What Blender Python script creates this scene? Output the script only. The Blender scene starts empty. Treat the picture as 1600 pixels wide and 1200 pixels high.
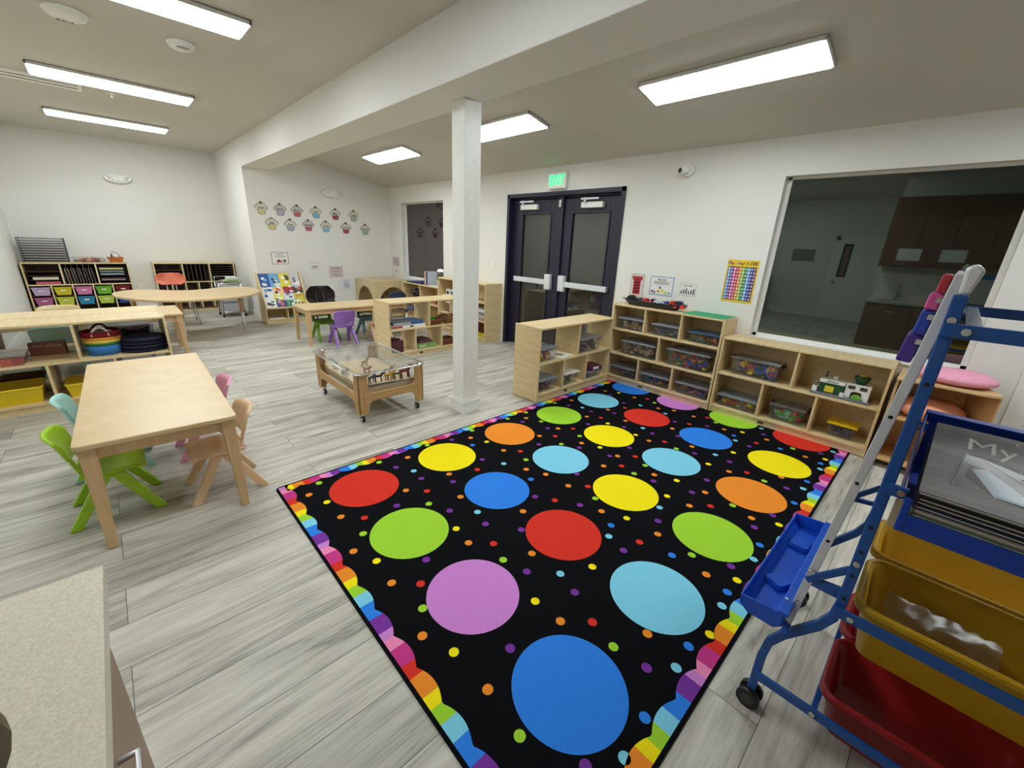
import bpy, bmesh, math, random
from math import pi, sin, cos, radians as rad
from mathutils import Vector as V, Matrix as MX, Euler
random.seed(7)
sc = bpy.context.scene
COL = sc.collection

# ------------------------------------------------------------------ camera, world, exposure
cam = bpy.data.cameras.new('camera'); camo = bpy.data.objects.new('camera', cam); COL.objects.link(camo)
cam.sensor_width = 36; cam.lens = 36 * 642.386 / 1600; cam.clip_start = .02; cam.clip_end = 100
_r = V((.6853, .7270, .0424)); _d = V((.2626, -.1927, -.9455)); _f = _r.cross(_d); _f.normalize()
_r.normalize(); _u = _f.cross(_r) * -1
_u = _r.cross(_f)
m3 = MX((_r, _u, -_f)).transposed()
camo.matrix_world = MX.Translation((0, 0, 1.49)) @ m3.to_4x4()
sc.camera = camo
w = bpy.data.worlds.new('night'); sc.world = w; w.use_nodes = True
w.node_tree.nodes['Background'].inputs[0].default_value = (.010, .012, .016, 1)
w.node_tree.nodes['Background'].inputs[1].default_value = .6
sc.view_settings.view_transform = 'Standard'; sc.view_settings.look = 'None'
sc.view_settings.gamma = 1; sc.view_settings.use_curve_mapping = False
sc.view_settings.exposure = 0.96
LAMP = 13.0
sc.cycles.max_bounces = 10; sc.cycles.diffuse_bounces = 5; sc.cycles.glossy_bounces = 4
sc.cycles.transparent_max_bounces = 16; sc.cycles.transmission_bounces = 6
sc.cycles.sample_clamp_indirect = 6; sc.cycles.use_denoising = True
sc.cycles.caustics_reflective = False; sc.cycles.caustics_refractive = False

# ------------------------------------------------------------------ materials
def lin(c):
    return tuple(((x / 255) / 12.92 if x / 255 <= .04045 else ((x / 255 + .055) / 1.055) ** 2.4) for x in c)
MATS = {}
def mat(name, rgb=(200, 200, 200), rough=.5, metal=0, emit=None, es=0, spec=.5, noise=0, nscale=30, bump=0, bscale=200, coat=0):
    if name in MATS: return MATS[name]
    m = bpy.data.materials.new(name); m.use_nodes = True; nt = m.node_tree; b = nt.nodes['Principled BSDF']
    c = (*lin(rgb), 1)
    b.inputs['Base Color'].default_value = c; b.inputs['Roughness'].default_value = rough; b.inputs['Metallic'].default_value = metal
    b.inputs['Specular IOR Level'].default_value = spec; b.inputs['Coat Weight'].default_value = coat
    if emit: b.inputs['Emission Color'].default_value = (*lin(emit), 1); b.inputs['Emission Strength'].default_value = es
    tc = nt.nodes.new('ShaderNodeTexCoord')
    n = nt.nodes.new('ShaderNodeTexNoise'); n.inputs['Scale'].default_value = nscale; n.inputs['Detail'].default_value = 3
    nt.links.new(tc.outputs['Object'], n.inputs['Vector'])
    a = noise if noise else .025
    mp = nt.nodes.new('ShaderNodeMapRange'); mp.inputs[1].default_value = .3; mp.inputs[2].default_value = .7
    mp.inputs[3].default_value = 1 - a; mp.inputs[4].default_value = 1 + a
    mx = nt.nodes.new('ShaderNodeMix'); mx.data_type = 'RGBA'; mx.blend_type = 'MULTIPLY'; mx.inputs[0].default_value = 1
    mx.inputs[6].default_value = c
    nt.links.new(n.outputs[0], mp.inputs[0]); nt.links.new(mp.outputs[0], mx.inputs[7]); nt.links.new(mx.outputs[2], b.inputs['Base Color'])
    if bump:
        n2 = nt.nodes.new('ShaderNodeTexNoise'); n2.inputs['Scale'].default_value = bscale; n2.inputs['Detail'].default_value = 2
        nt.links.new(tc.outputs['Object'], n2.inputs['Vector'])
        bp = nt.nodes.new('ShaderNodeBump'); bp.inputs['Strength'].default_value = bump; bp.inputs['Distance'].default_value = .002
        nt.links.new(n2.outputs[0], bp.inputs['Height']); nt.links.new(bp.outputs[0], b.inputs['Normal'])
    MATS[name] = m; return m
def wood(name, c1, c2, rough=.4, scale=(14, 1.6, 14), k=1.0):
    if name in MATS: return MATS[name]
    m = bpy.data.materials.new(name); m.use_nodes = True; nt = m.node_tree; b = nt.nodes['Principled BSDF']
    tc = nt.nodes.new('ShaderNodeTexCoord'); mp = nt.nodes.new('ShaderNodeMapping'); mp.inputs['Scale'].default_value = scale
    n = nt.nodes.new('ShaderNodeTexNoise'); n.inputs['Scale'].default_value = 2.2; n.inputs['Detail'].default_value = 6; n.inputs['Distortion'].default_value = .6
    r = nt.nodes.new('ShaderNodeValToRGB'); r.color_ramp.elements[0].position = .32; r.color_ramp.elements[1].position = .68
    r.color_ramp.elements[0].color = (*lin(c2), 1); r.color_ramp.elements[1].color = (*lin(c1), 1)
    nt.links.new(tc.outputs['Object'], mp.inputs[0]); nt.links.new(mp.outputs[0], n.inputs['Vector']); nt.links.new(n.outputs[0], r.inputs[0])
    nt.links.new(r.outputs[0], b.inputs['Base Color']); b.inputs['Roughness'].default_value = rough
    MATS[name] = m; return m
def clear(name, tint=(235, 238, 240), gloss=.10, rough=.08, haze=.0, hz=(230, 230, 230)):
    if name in MATS: return MATS[name]
    m = bpy.data.materials.new(name); m.use_nodes = True; nt = m.node_tree; nt.nodes.remove(nt.nodes['Principled BSDF'])
    out = [x for x in nt.nodes if x.type == 'OUTPUT_MATERIAL'][0]
    t = nt.nodes.new('ShaderNodeBsdfTransparent'); t.inputs[0].default_value = (*lin(tint), 1)
    d = nt.nodes.new('ShaderNodeBsdfDiffuse'); d.inputs[0].default_value = (*lin(hz), 1)
    g = nt.nodes.new('ShaderNodeBsdfGlossy'); g.inputs['Roughness'].default_value = rough; g.inputs[0].default_value = (.95, .95, .95, 1)
    lw = nt.nodes.new('ShaderNodeLayerWeight'); lw.inputs[0].default_value = .25
    pw = nt.nodes.new('ShaderNodeMath'); pw.operation = 'POWER'; pw.inputs[1].default_value = 3.2; lw.inputs[0].default_value = .5; ma = nt.nodes.new('ShaderNodeMath'); ma.operation = 'MULTIPLY_ADD'; ma.inputs[1].default_value = .6; ma.inputs[2].default_value = gloss * .4
    m1 = nt.nodes.new('ShaderNodeMixShader'); m1.inputs[0].default_value = haze
    m2 = nt.nodes.new('ShaderNodeMixShader')
    nt.links.new(lw.outputs['Facing'], pw.inputs[0]); nt.links.new(pw.outputs[0], ma.inputs[0]); nt.links.new(ma.outputs[0], m2.inputs[0])
    nt.links.new(t.outputs[0], m1.inputs[1]); nt.links.new(d.outputs[0], m1.inputs[2])
    nt.links.new(m1.outputs[0], m2.inputs[1]); nt.links.new(g.outputs[0], m2.inputs[2]); nt.links.new(m2.outputs[0], out.inputs[0])
    MATS[name] = m; return m

MAPLE = wood('maple', (228, 206, 160), (216, 190, 142), .38)
MAPLE_E = wood('maple_edge', (236, 216, 172), (226, 204, 158), .4)
TABLEW = wood('table_laminate', (212, 186, 142), (204, 176, 131), .36, (3, 3, 3))
LEGW = wood('beech_leg', (214, 180, 134), (200, 164, 118), .42, (20, 20, 2))
SANDW = wood('sand_table_wood', (190, 152, 102), (178, 140, 90), .5, (3, 3, 14))
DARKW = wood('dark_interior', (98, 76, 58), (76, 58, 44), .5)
BROWNC = wood('brown_laminate', (150, 122, 100), (138, 110, 88), .42, (2, 2, 10))
WALL = mat('white_wall_paint', (228, 227, 222), .62, noise=.02, nscale=1.5, bump=.15, bscale=60)
CEIL = mat('ceiling_paint', (200, 197, 188), .8, noise=.02, nscale=1.2)
TRIM = mat('white_trim_paint', (236, 236, 232), .35)
WHITE = mat('white_plastic', (235, 235, 230), .35)
BLACK = mat('black_plastic', (22, 22, 24), .4)
CHROME = mat('chrome', (210, 212, 214), .18, 1)
ALU = mat('brushed_aluminium', (222, 224, 228), .35, .25)
SATIN = mat('satin_metal', (200, 198, 192), .35, .8)
NAVYF = mat('navy_door_paint', (32, 30, 50), .38, noise=.04)
BLUEM = mat('blue_powder_steel', (30, 84, 158), .32)
BLUEP = mat('blue_plastic', (28, 88, 200), .3)
BINBLUE = mat('blue_bin', (26, 66, 168), .3)
YTUB = mat('yellow_tub', (216, 168, 26), .35)
RTUB = mat('red_tub', (150, 16, 24), .33)
YBIN = mat('yellow_bin', (226, 198, 30), .4)
CLEARP = clear('clear_plastic', (238, 241, 243), .10, .12, .05)
LIDP = clear('grey_clear_lid', (150, 155, 165), .12, .2, .55, (170, 174, 184))
ACRYL = clear('acrylic', (242, 243, 243), .08, .06, .01)
PAPER = mat('paper_white', (232, 230, 226), .6)
DIFF = mat('lamp_diffuser', (255, 255, 255), .5, emit=(244, 252, 254), es=LAMP)
def pane(name, ior=1.9, tint=(6, 8, 8)):
    m = mat(name, tint, .02); b = m.node_tree.nodes['Principled BSDF']; b.inputs['IOR'].default_value = ior
    b.inputs['Specular IOR Level'].default_value = .5; b.inputs['Specular Tint'].default_value = (.86, 1, .93, 1); return m
PANE = pane('night_window_glass', 2.25, (12, 17, 15)); DPANE = pane('door_glass', 1.9, (52, 48, 46))

# ------------------------------------------------------------------ mesh builder
class MB:
    def __init__(s): s.bm = bmesh.new(); s.mats = []
    def mi(s, m):
        if m not in s.mats: s.mats.append(m)
        return s.mats.index(m)
    def add(s, vs, fs, m, smooth=False, T=None):
        vv = [s.bm.verts.new(T @ V(v) if T else v) for v in vs]; i = s.mi(m)
        for f in fs:
            try:
                F = s.bm.faces.new([vv[k] for k in f]); F.material_index = i; F.smooth = smooth
            except ValueError: pass
        return vv
    def box(s, x0, y0, z0, x1, y1, z1, m, T=None, taper=0):
        if x0 > x1: x0, x1 = x1, x0
        if y0 > y1: y0, y1 = y1, y0
        if z0 > z1: z0, z1 = z1, z0
        t = taper
        vs = [(x0 + t, y0 + t, z0), (x1 - t, y0 + t, z0), (x1 - t, y1 - t, z0), (x0 + t, y1 - t, z0), (x0, y0, z1), (x1, y0, z1), (x1, y1, z1), (x0, y1, z1)]
        s.add(vs, [(3, 2, 1, 0), (4, 5, 6, 7), (0, 1, 5, 4), (1, 2, 6, 5), (2, 3, 7, 6), (3, 0, 4, 7)], m, T=T); return s
    def cyl(s, p0, p1, r0, m, r1=None, n=14, smooth=True):
        p0, p1 = V(p0), V(p1); r1 = r0 if r1 is None else r1; d = (p1 - p0).normalized()
        a = d.orthogonal().normalized(); b = d.cross(a)
        vs = [p0 + (a * cos(2 * pi * k / n) + b * sin(2 * pi * k / n)) * r0 for k in range(n)] + [p1 + (a * cos(2 * pi * k / n) + b * sin(2 * pi * k / n)) * r1 for k in range(n)]
        vv = s.add(vs, [(k, (k + 1) % n, n + (k + 1) % n, n + k) for k in range(n)], m, smooth)
        for L in (list(reversed(vv[:n])), vv[n:]):
            F = s.bm.faces.new(L); F.material_index = s.mi(m)
        return s
    def tube(s, pts, r, m, n=8, closed=False, ry=None, flat=False):
        """round (or rectangular with ry) section swept along points"""
        P = [V(p) for p in pts]; N = len(P); rings = []
        up = V((0, 0, 1)); prev = None
        for i, p in enumerate(P):
            if closed: d = (P[(i + 1) % N] - P[i - 1]).normalized()
            else: d = ((P[min(i + 1, N - 1)] - P[i]).normalized() + (P[i] - P[max(i - 1, 0)]).normalized()).normalized()
            if prev is None: a = d.orthogonal().normalized() if abs(d.z) > .95 or not flat else d.cross(up).normalized()
            else: a = (prev - d * prev.dot(d)).normalized()
            prev = a; b = d.cross(a)
            if flat:
                rings.append([p + a * r + b * ry, p - a * r + b * ry, p - a * r - b * ry, p + a * r - b * ry])
            else:
                rings.append([p + a * cos(2 * pi * k / n) * r + b * sin(2 * pi * k / n) * (ry or r) for k in range(n)])
        nn = len(rings[0]); vs = [v for R in rings for v in R]
        fs = []
        for i in range(N if closed else N - 1):
            j = (i + 1) % N
            fs += [(i * nn + k, i * nn + (k + 1) % nn, j * nn + (k + 1) % nn, j * nn + k) for k in range(nn)]
        if not closed: fs += [tuple(range(nn))[::-1], tuple((N - 1) * nn + k for k in range(nn))]
        s.add(vs, fs, m, not flat); return s
    def prism(s, poly, ax, a, b, m, smooth=False):
        def P(p, h): return {'x': (h, p[0], p[1]), 'y': (p[0], h, p[1]), 'z': (p[0], p[1], h)}[ax]
        n = len(poly); vs = [P(p, a) for p in poly] + [P(p, b) for p in poly]
        s.add(vs, [tuple(range(n))[::-1], tuple(range(n, 2 * n))] + [(k, (k + 1) % n, n + (k + 1) % n, n + k) for k in range(n)], m, smooth); return s
    def lathe(s, prof, c, m, n=20, sx=1, sy=1, closed=False):
        vs = [(c[0] + r * sx * cos(2 * pi * k / n), c[1] + r * sy * sin(2 * pi * k / n), c[2] + z) for r, z in prof for k in range(n)]
        L = len(prof)
        fs = [(i * n + k, i * n + (k + 1) % n, (i + 1) * n + (k + 1) % n, (i + 1) * n + k) for i in range(L - 1) for k in range(n)]
        if prof[0][0] > 1e-4: fs.append(tuple(range(n))[::-1])
        if prof[-1][0] > 1e-4: fs.append(tuple((L - 1) * n + k for k in range(n)))
        s.add(vs, fs, m, True); return s
    def grid(s, f, nu, nv, m, skip=lambda i, j: False, closed_u=False):
        vs = [f(i / nu, j / nv) for j in range(nv + 1) for i in range(nu + (0 if closed_u else 1))]
        W = nu + (0 if closed_u else 1)
        fs = [(j * W + i, j * W + (i + 1) % W, (j + 1) * W + (i + 1) % W, (j + 1) * W + i) for j in range(nv) for i in range(nu) if not skip(i, j)]
        s.add(vs, fs, m, True); return s
    def ball(s, c, r, m, n=12, sz=1):
        s.lathe([(r * sin(pi * k / 8) if 0 < k < 8 else 1e-5, -r * sz * cos(pi * k / 8)) for k in range(9)], c, m, n); return s
    def disc(s, c, r, m, n=40, ax='z', sx=1):
        vs = []
        for k in range(n):
            a = 2 * pi * k / n; u, v = r * cos(a) * sx, r * sin(a)
            vs.append({'z': (c[0] + u, c[1] + v, c[2]), 'x': (c[0], c[1] + u, c[2] + v), 'y': (c[0] - u, c[1], c[2] + v)}[ax])
        s.add(vs, [tuple(range(n))], m); return s
    def text(s, body, size, M, m, depth=.0008, sx=1, bold=False):
        cu = bpy.data.curves.new('t', 'FONT'); cu.body = body; cu.size = size; cu.extrude = depth; cu.align_x = 'CENTER'; cu.align_y = 'CENTER'
        if bold: cu.offset = size * .02
        cu.resolution_u = 3
        o = bpy.data.objects.new('t', cu); COL.objects.link(o); dg = bpy.context.evaluated_depsgraph_get(); dg.update()
        me = bpy.data.meshes.new_from_object(o.evaluated_get(dg)); T = M @ MX.Diagonal((sx, 1, 1, 1))
        s.add([v.co.copy() for v in me.vertices], [tuple(p.vertices) for p in me.polygons], m, T=T)
        bpy.data.objects.remove(o); bpy.data.meshes.remove(me); return s
    def build(s, name, parent=None, bevel=0, solid=0, sub=0, loc=None, rotz=None, seg=2):
        bmesh.ops.recalc_face_normals(s.bm, faces=s.bm.faces[:])
        me = bpy.data.meshes.new(name); s.bm.to_mesh(me); s.bm.free()
        for m in s.mats: me.materials.append(m)
        o = bpy.data.objects.new(name, me); COL.objects.link(o)
        if parent: o.parent = parent
        if loc: o.location = loc
        if rotz is not None: o.rotation_euler = (0, 0, rotz)
        if solid: k = o.modifiers.new('s', 'SOLIDIFY'); k.thickness = solid; k.offset = 0
        if sub: k = o.modifiers.new('u', 'SUBSURF'); k.levels = sub; k.render_levels = sub
        if bevel: k = o.modifiers.new('b', 'BEVEL'); k.width = bevel; k.segments = seg; k.limit_method = 'ANGLE'; k.angle_limit = rad(40); k.harden_normals = False
        return o
def thing(name, label, cat, loc=(0, 0, 0), rotz=0, group=None):
    o = bpy.data.objects.new(name, None); COL.objects.link(o); o.empty_display_size = .05
    o.location = loc; o.rotation_euler = (0, 0, rotz); o['label'] = label; o['category'] = cat
    if group: o['group'] = group
    return o
def tag(o, label, cat, group=None, kind=None):
    o['label'] = label; o['category'] = cat
    if group: o['group'] = group
    if kind: o['kind'] = kind
    return o
def struct(o, label=None):
    o['kind'] = 'structure'
    if label: o['label'] = label
    return o
def kids(o): return [c for c in COL.objects if c.parent == o]
def dup(root, label, loc, rotz=0, mats=None, group=None):
    r = root.copy(); COL.objects.link(r); r.location = loc; r.rotation_euler = (0, 0, rotz); r['label'] = label
    if group: r['group'] = group
    def rec(src, dst):
        for ch in kids(src):
            c = ch.copy(); COL.objects.link(c); c.parent = dst
            if mats and c.data:
                c.data = c.data.copy()
                for i, m in enumerate(c.data.materials):
                    if m in mats: c.data.materials[i] = mats[m]
            rec(ch, c)
    rec(root, r); return r
def mats_at(loc, rot):  # frame matrix for text: rot euler
    return MX.Translation(loc) @ Euler(rot).to_matrix().to_4x4()
FY = (pi / 2, 0, 0)          # reads facing -Y
FX = (pi / 2, 0, pi / 2)     # reads facing +X

# ------------------------------------------------------------------ room shell
YW, XF, XL, ZB = 4.371, -8.34, -10.4, 2.475
def ceil_z(y): return 2.437 + .2 * (YW - y)
# floor
def floor_mat():
    m = bpy.data.materials.new('grey_vinyl_planks'); m.use_nodes = True; nt = m.node_tree; L = nt.links; b = nt.nodes['Principled BSDF']
    tc = nt.nodes.new('ShaderNodeTexCoord'); sp = nt.nodes.new('ShaderNodeSeparateXYZ'); L.new(tc.outputs['Object'], sp.inputs[0])
    cb = nt.nodes.new('ShaderNodeCombineXYZ')
    ax = nt.nodes.new('ShaderNodeMath'); ax.operation = 'ADD'; ax.inputs[1].default_value = 1.90 + .2285 * 60
    ay = nt.nodes.new('ShaderNodeMath'); ay.operation = 'ADD'; ay.inputs[1].default_value = 30.215
    L.new(sp.outputs[0], ax.inputs[0]); L.new(sp.outputs[1], ay.inputs[0]); L.new(ay.outputs[0], cb.inputs[0]); L.new(ax.outputs[0], cb.inputs[1])
    br = nt.nodes.new('ShaderNodeTexBrick'); br.inputs['Scale'].default_value = 1; br.inputs['Brick Width'].default_value = 1.5; br.inputs['Row Height'].default_value = .2285
    br.inputs['Mortar Size'].default_value = .0016; br.inputs['Mortar Smooth'].default_value = .3; br.offset = .36; br.offset_frequency = 2; br.inputs['Bias'].default_value = 0
    br.inputs['Color1'].default_value = (0, 0, 0, 1); br.inputs['Color2'].default_value = (1, 1, 1, 1); br.inputs['Mortar'].default_value = (.5, .5, .5, 1)
    L.new(cb.outputs[0], br.inputs['Vector'])
    # grain stretched along Y, shifted per plank
    off = nt.nodes.new('ShaderNodeVectorMath'); off.operation = 'MULTIPLY_ADD'; off.inputs[1].default_value = (17, 31, 9)
    L.new(br.outputs['Color'], off.inputs[0]); L.new(tc.outputs['Object'], off.inputs[2])
    mp = nt.nodes.new('ShaderNodeMapping'); mp.inputs['Scale'].default_value = (7.5, .85, 1); L.new(off.outputs[0], mp.inputs[0])
    n1 = nt.nodes.new('ShaderNodeTexNoise'); n1.inputs['Scale'].default_value = 1.5; n1.inputs['Detail'].default_value = 8; n1.inputs['Roughness'].default_value = .62; n1.inputs['Distortion'].default_value = .9
    L.new(mp.outputs[0], n1.inputs['Vector'])
    mp2 = nt.nodes.new('ShaderNodeMapping'); mp2.inputs['Scale'].default_value = (60, 3.0, 1); L.new(off.outputs[0], mp2.inputs[0])
    n2 = nt.nodes.new('ShaderNodeTexNoise'); n2.inputs['Scale'].default_value = 1.6; n2.inputs['Detail'].default_value = 4; L.new(mp2.outputs[0], n2.inputs['Vector'])
    ad = nt.nodes.new('ShaderNodeMath'); ad.operation = 'MULTIPLY_ADD'; ad.inputs[1].default_value = .34; L.new(n2.outputs[0], ad.inputs[0]); L.new(n1.outputs[0], ad.inputs[2])
    r = nt.nodes.new('ShaderNodeValToRGB'); E = r.color_ramp.elements; E[0].position = .44; E[0].color = (*lin((126, 122, 113)), 1); E[1].position = .83; E[1].color = (*lin((206, 202, 190)), 1)
    e = E.new(.62); e.color = (*lin((178, 174, 162)), 1)
    L.new(ad.outputs[0], r.inputs[0])
    tone = nt.nodes.new('ShaderNodeMapRange'); tone.inputs[3].default_value = .90; tone.inputs[4].default_value = 1.05; L.new(br.outputs['Color'], tone.inputs[0])
    mx = nt.nodes.new('ShaderNodeMix'); mx.data_type = 'RGBA'; mx.blend_type = 'MULTIPLY'; mx.inputs[0].default_value = 1; L.new(r.outputs[0], mx.inputs[6]); L.new(tone.outputs[0], mx.inputs[7])
    m2 = nt.nodes.new('ShaderNodeMix'); m2.data_type = 'RGBA'; m2.inputs[7].default_value = (*lin((98, 94, 90)), 1); L.new(br.outputs['Fac'], m2.inputs[0]); L.new(mx.outputs[2], m2.inputs[6])
    L.new(m2.outputs[2], b.inputs['Base Color']); b.inputs['Roughness'].default_value = .46; b.inputs['Specular IOR Level'].default_value = .35
    bp = nt.nodes.new('ShaderNodeBump'); bp.inputs['Strength'].default_value = .12; bp.inputs['Distance'].default_value = .002; L.new(ad.outputs[0], bp.inputs['Height']); L.new(bp.outputs[0], b.inputs['Normal'])
    return m
b = MB(); b.box(XL - .1, -4.5, -.06, 3.2, YW + .16, 0, floor_mat()); struct(b.build('floor'), 'light grey wood-look vinyl plank floor')
# wall with the doors and windows (openings left free)
def wall_with_holes(name, y0, y1, x0, x1, z0, z1, holes, m):
    xs = sorted({x0, x1, *[h[0] for h in holes], *[h[1] for h in holes]}); zs = sorted({z0, z1, *[h[2] for h in holes], *[h[3] for h in holes]})
    b = MB()
    for i in range(len(xs) - 1):
        for j in range(len(zs) - 1):
            cx, cz = (xs[i] + xs[i + 1]) / 2, (zs[j] + zs[j + 1]) / 2
            if any(h[0] < cx < h[1] and h[2] < cz < h[3] for h in holes): continue
            b.box(xs[i], y0, zs[j], xs[i + 1], y1, zs[j + 1], m)
    bmesh.ops.remove_doubles(b.bm, verts=b.bm.verts[:], dist=1e-5)
    return b.build(name)
W1 = (-1.25, .205, .745, 2.135); W2 = (-7.82, -6.40, .74, 2.14); DR = (-4.755, -2.81, 0, 2.148)
struct(wall_with_holes('wall_right', YW, YW + .16, XF - .1, 3.2, 0, 2.5, [W1, W2, DR], WALL), 'white wall with double doors and two windows')
b = MB(); b.prism([(1.8543, 0), (YW + .02, 0), (YW + .02, ceil_z(YW)), (2.26, ceil_z(2.26)), (1.8543, 2.9)], 'x', XF - .12, XF, WALL); struct(b.build('wall_far'), 'white wall with cupcake cutouts')
b = MB(); b.box(XL - .1, 1.8543, 0, XF - .12, 1.99, 2.9, WALL); struct(b.build('wall_pier'))
b = MB(); b.box(XL - .12, -1.15, 0, XL, 1.9, 2.9, WALL); struct(b.build('wall_back'), 'far white wall behind the cubby shelves')
b = MB(); b.box(XL, -1.15, 0, -3.9, -1.02, 2.9, WALL); struct(b.build('wall_left'))
b = MB(); b.box(-4.02, -4.4, 0, -3.9, -1.15, 2.9, WALL); b.box(-4.02, -4.5, 0, -1.0, -4.4, 2.9, WALL); b.box(-1.0, -4.5, 0, -.9, -.76, 2.9, WALL); b.box(-.9, -.88, 0, 3.2, -.76, 2.9, WALL)
struct(b.build('wall_kitchen'), 'white walls around the sink counter')
b = MB(); b.box(3.1, -.8, 0, 3.2, YW, 2.9, WALL); struct(b.build('wall_end'))
# beam and ceilings
b = MB(); b.box(XF, 1.8543, ZB, 3.2, 2.26, 2.9, WALL); struct(b.build('trim_beam', bevel=.006), 'white boxed ceiling beam')
b = MB(); b.box(XL - .1, -4.5, 2.865, 3.2, 1.86, 2.95, CEIL); b.prism([(2.2, ceil_z(2.2)), (YW + .1, ceil_z(YW + .1)), (YW + .1, 2.6), (2.2, 2.97)], 'x', XF - .1, 3.2, CEIL); struct(b.build('ceiling'))
# column
b = MB(); b.box(-2.945, 2.10, 0, -2.785, 2.26, ZB, TRIM)
struct(b.build('trim_column', bevel=.004), 'white square column')
b = MB()
for z0, z1, e in ((0, .10, .016), (.10, .118, .022), (.118, .135, .009)): b.box(-2.945 - e, 2.10 - e, z0, -2.785 + e, 2.26 + e, z1, TRIM)
struct(b.build('trim_column_base', bevel=.003))
def baseboard(name, x0, y0, x1, y1, nx, ny):
    b = MB(); t, h = .014, .12
    for z0, z1, e in ((.002, h - .02, t), (h - .02, h, t * .55)):
        b.box(min(x0, x1, x0 + nx * e, x1 + nx * e), min(y0, y1, y0 + ny * e, y1 + ny * e), z0, max(x0, x1, x0 + nx * e, x1 + nx * e), max(y0, y1, y0 + ny * e, y1 + ny * e), z1, TRIM)
    struct(b.build(name, bevel=.002))
baseboard('baseboard_right', XF, YW, DR[0] - .05, YW, 0, -1); baseboard('baseboard_right', DR[1] + .05, YW, 3.1, YW, 0, -1)
baseboard('baseboard_far', XF, 1.86, XF, YW, 1, 0); baseboard('baseboard_pier', XL, 1.8543, XF + .014, 1.8543, 0, -1)
baseboard('baseboard_back', XL, -1.02, XL, 1.85, 1, 0); baseboard('baseboard_left', XL, -1.02, -3.9, -1.02, 0, 1)
baseboard('baseboard_kitchen', -3.88, -4.4, -1.0, -4.4, 0, 1)
# windows
def window(n, W, label, sill=True):
    x0, x1, z0, z1 = W; o = thing('window_%d' % n, label, 'window'); o['kind'] = 'structure'
    b = MB(); yf = YW + .10; t = .035
    b.box(x0, yf - .02, z0, x0 + t, yf + .03, z1, TRIM); b.box(x1 - t, yf - .02, z0, x1, yf + .03, z1, TRIM); b.box(x0, yf - .02, z0, x1, yf + .03, z0 + t, TRIM); b.box(x0, yf - .02, z1 - t * .6, x1, yf + .03, z1, TRIM)
    b.build('window_frame', o, bevel=.003)
    b = MB(); b.box(x0 + t, yf, z0 + t, x1 - t, yf + .012, z1 - t * .6, PANE if n == 1 else PANE2); b.build('pane', o)
    b = MB(); b.box(x0, YW - .012, z0 - .02, x1, yf - .02, z0 + .004, TRIM); b.build('window_sill', o, bevel=.003)
PANE2 = pane('night_window_glass_small', 2.1, (30, 26, 28)); PANE2.node_tree.nodes['Principled BSDF'].inputs['Specular Tint'].default_value = (1, .93, .95, 1)
window(1, W1, 'wide dark window above the low shelf'); window(2, W2, 'dark window behind the column')
b = MB(); b.box(.462, YW - .012, 0, .56, YW, 2.2, TRIM); struct(b.build('trim_1', bevel=.003))

# ------------------------------------------------------------------ double door
t = thing('door_1', 'navy double exit doors with glass lights and push bars', 'door'); t['kind'] = 'structure'
b = MB(); x0, x1, zt = DR[0], DR[1], DR[3]; fw = .05
b.box(x0, YW - .015, 0, x0 + fw, YW + .14, zt, NAVYF); b.box(x1 - fw, YW - .015, 0, x1, YW + .14, zt, NAVYF); b.box(x0, YW - .015, zt - fw, x1, YW + .14, zt, NAVYF)
b.box(x0 + fw, YW + .075, 0, x0 + fw + .02, YW + .14, zt - fw, NAVYF); b.box(x1 - fw - .02, YW + .075, 0, x1 - fw, YW + .14, zt - fw, NAVYF); b.box(x0 + fw, YW + .075, zt - fw - .02, x1 - fw, YW + .14, zt - fw, NAVYF)
b.build('door_frame', t, bevel=.003)
b = MB(); b.box(-3.83, YW + .045, 0, -3.745, YW + .14, zt - fw, NAVYF); b.build('mullion', t, bevel=.004)
def leaf(a, c, g0, g1, bar0, bar1, side):
    y0, y1 = YW + .075, YW + .12; d = MB()
    for X0, X1, Z0, Z1 in ((a, g0, .01, 2.07), (g1, c, .01, 2.07), (g0, g1, .01, .27), (g0, g1, 1.885, 2.07)): d.box(X0, y0, Z0, X1, y1, Z1, NAVYF)
    for X0, X1, Z0, Z1 in ((g0 - .02, g0, .25, 1.905), (g1, g1 + .02, .25, 1.905), (g0, g1, .25, .27), (g0, g1, 1.885, 1.905)): d.box(X0, y0 - .01, Z0, X1, y0, Z1, NAVYF)
    L = d.build('door_leaf', t, bevel=.003)
    d = MB(); d.box(g0, y0 + .018, .27, g1, y0 + .03, 1.885, DPANE); d.build('glass', L)
    d = MB(); zb = 1.0
    d.box(bar0, y0 - .055, zb - .035, bar1, y0 - .03, zb + .035, ALU); e = bar1 - .05 if side > 0 else bar0 + .05
    d.box(bar0 if side > 0 else bar1 - .05, y0 - .05, zb - .03, bar0 + .05 if side > 0 else bar1, y0, zb + .03, ALU)
    B = d.build('push_bar', L, bevel=.006)
    d = MB(); d.box(e - .055, y0 - .07, zb - .10, e + .055, y0, zb + .11, ALU); d.build('latch_case', L, bevel=.016)
    cx = g0 + .05 if side > 0 else g1 - .33
    d = MB(); d.box(cx - .07, y0 - .05, 1.945, cx + .25, y0, 2.01, WHITE); d.build('closer_body', L, bevel=.004)
    d = MB(); d.box(cx - .06, y0 - .075, 2.035, cx + .2, y0 - .06, 2.055, ALU); d.cyl((cx, y0 - .07, 2.0), (cx, y0 - .07, 2.06), .016, ALU); d.build('closer_arm', L)
leaf(-4.685, -3.83, -4.50, -3.98, -4.60, -3.87, 1); leaf(-3.745, -2.88, -3.60, -3.05, -3.72, -2.95, -1)
b = MB(); b.box(-3.81, YW + .02, 1.96, -3.765, YW + .045, 2.05, SATIN); b.build('strike', t, bevel=.004)
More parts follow.
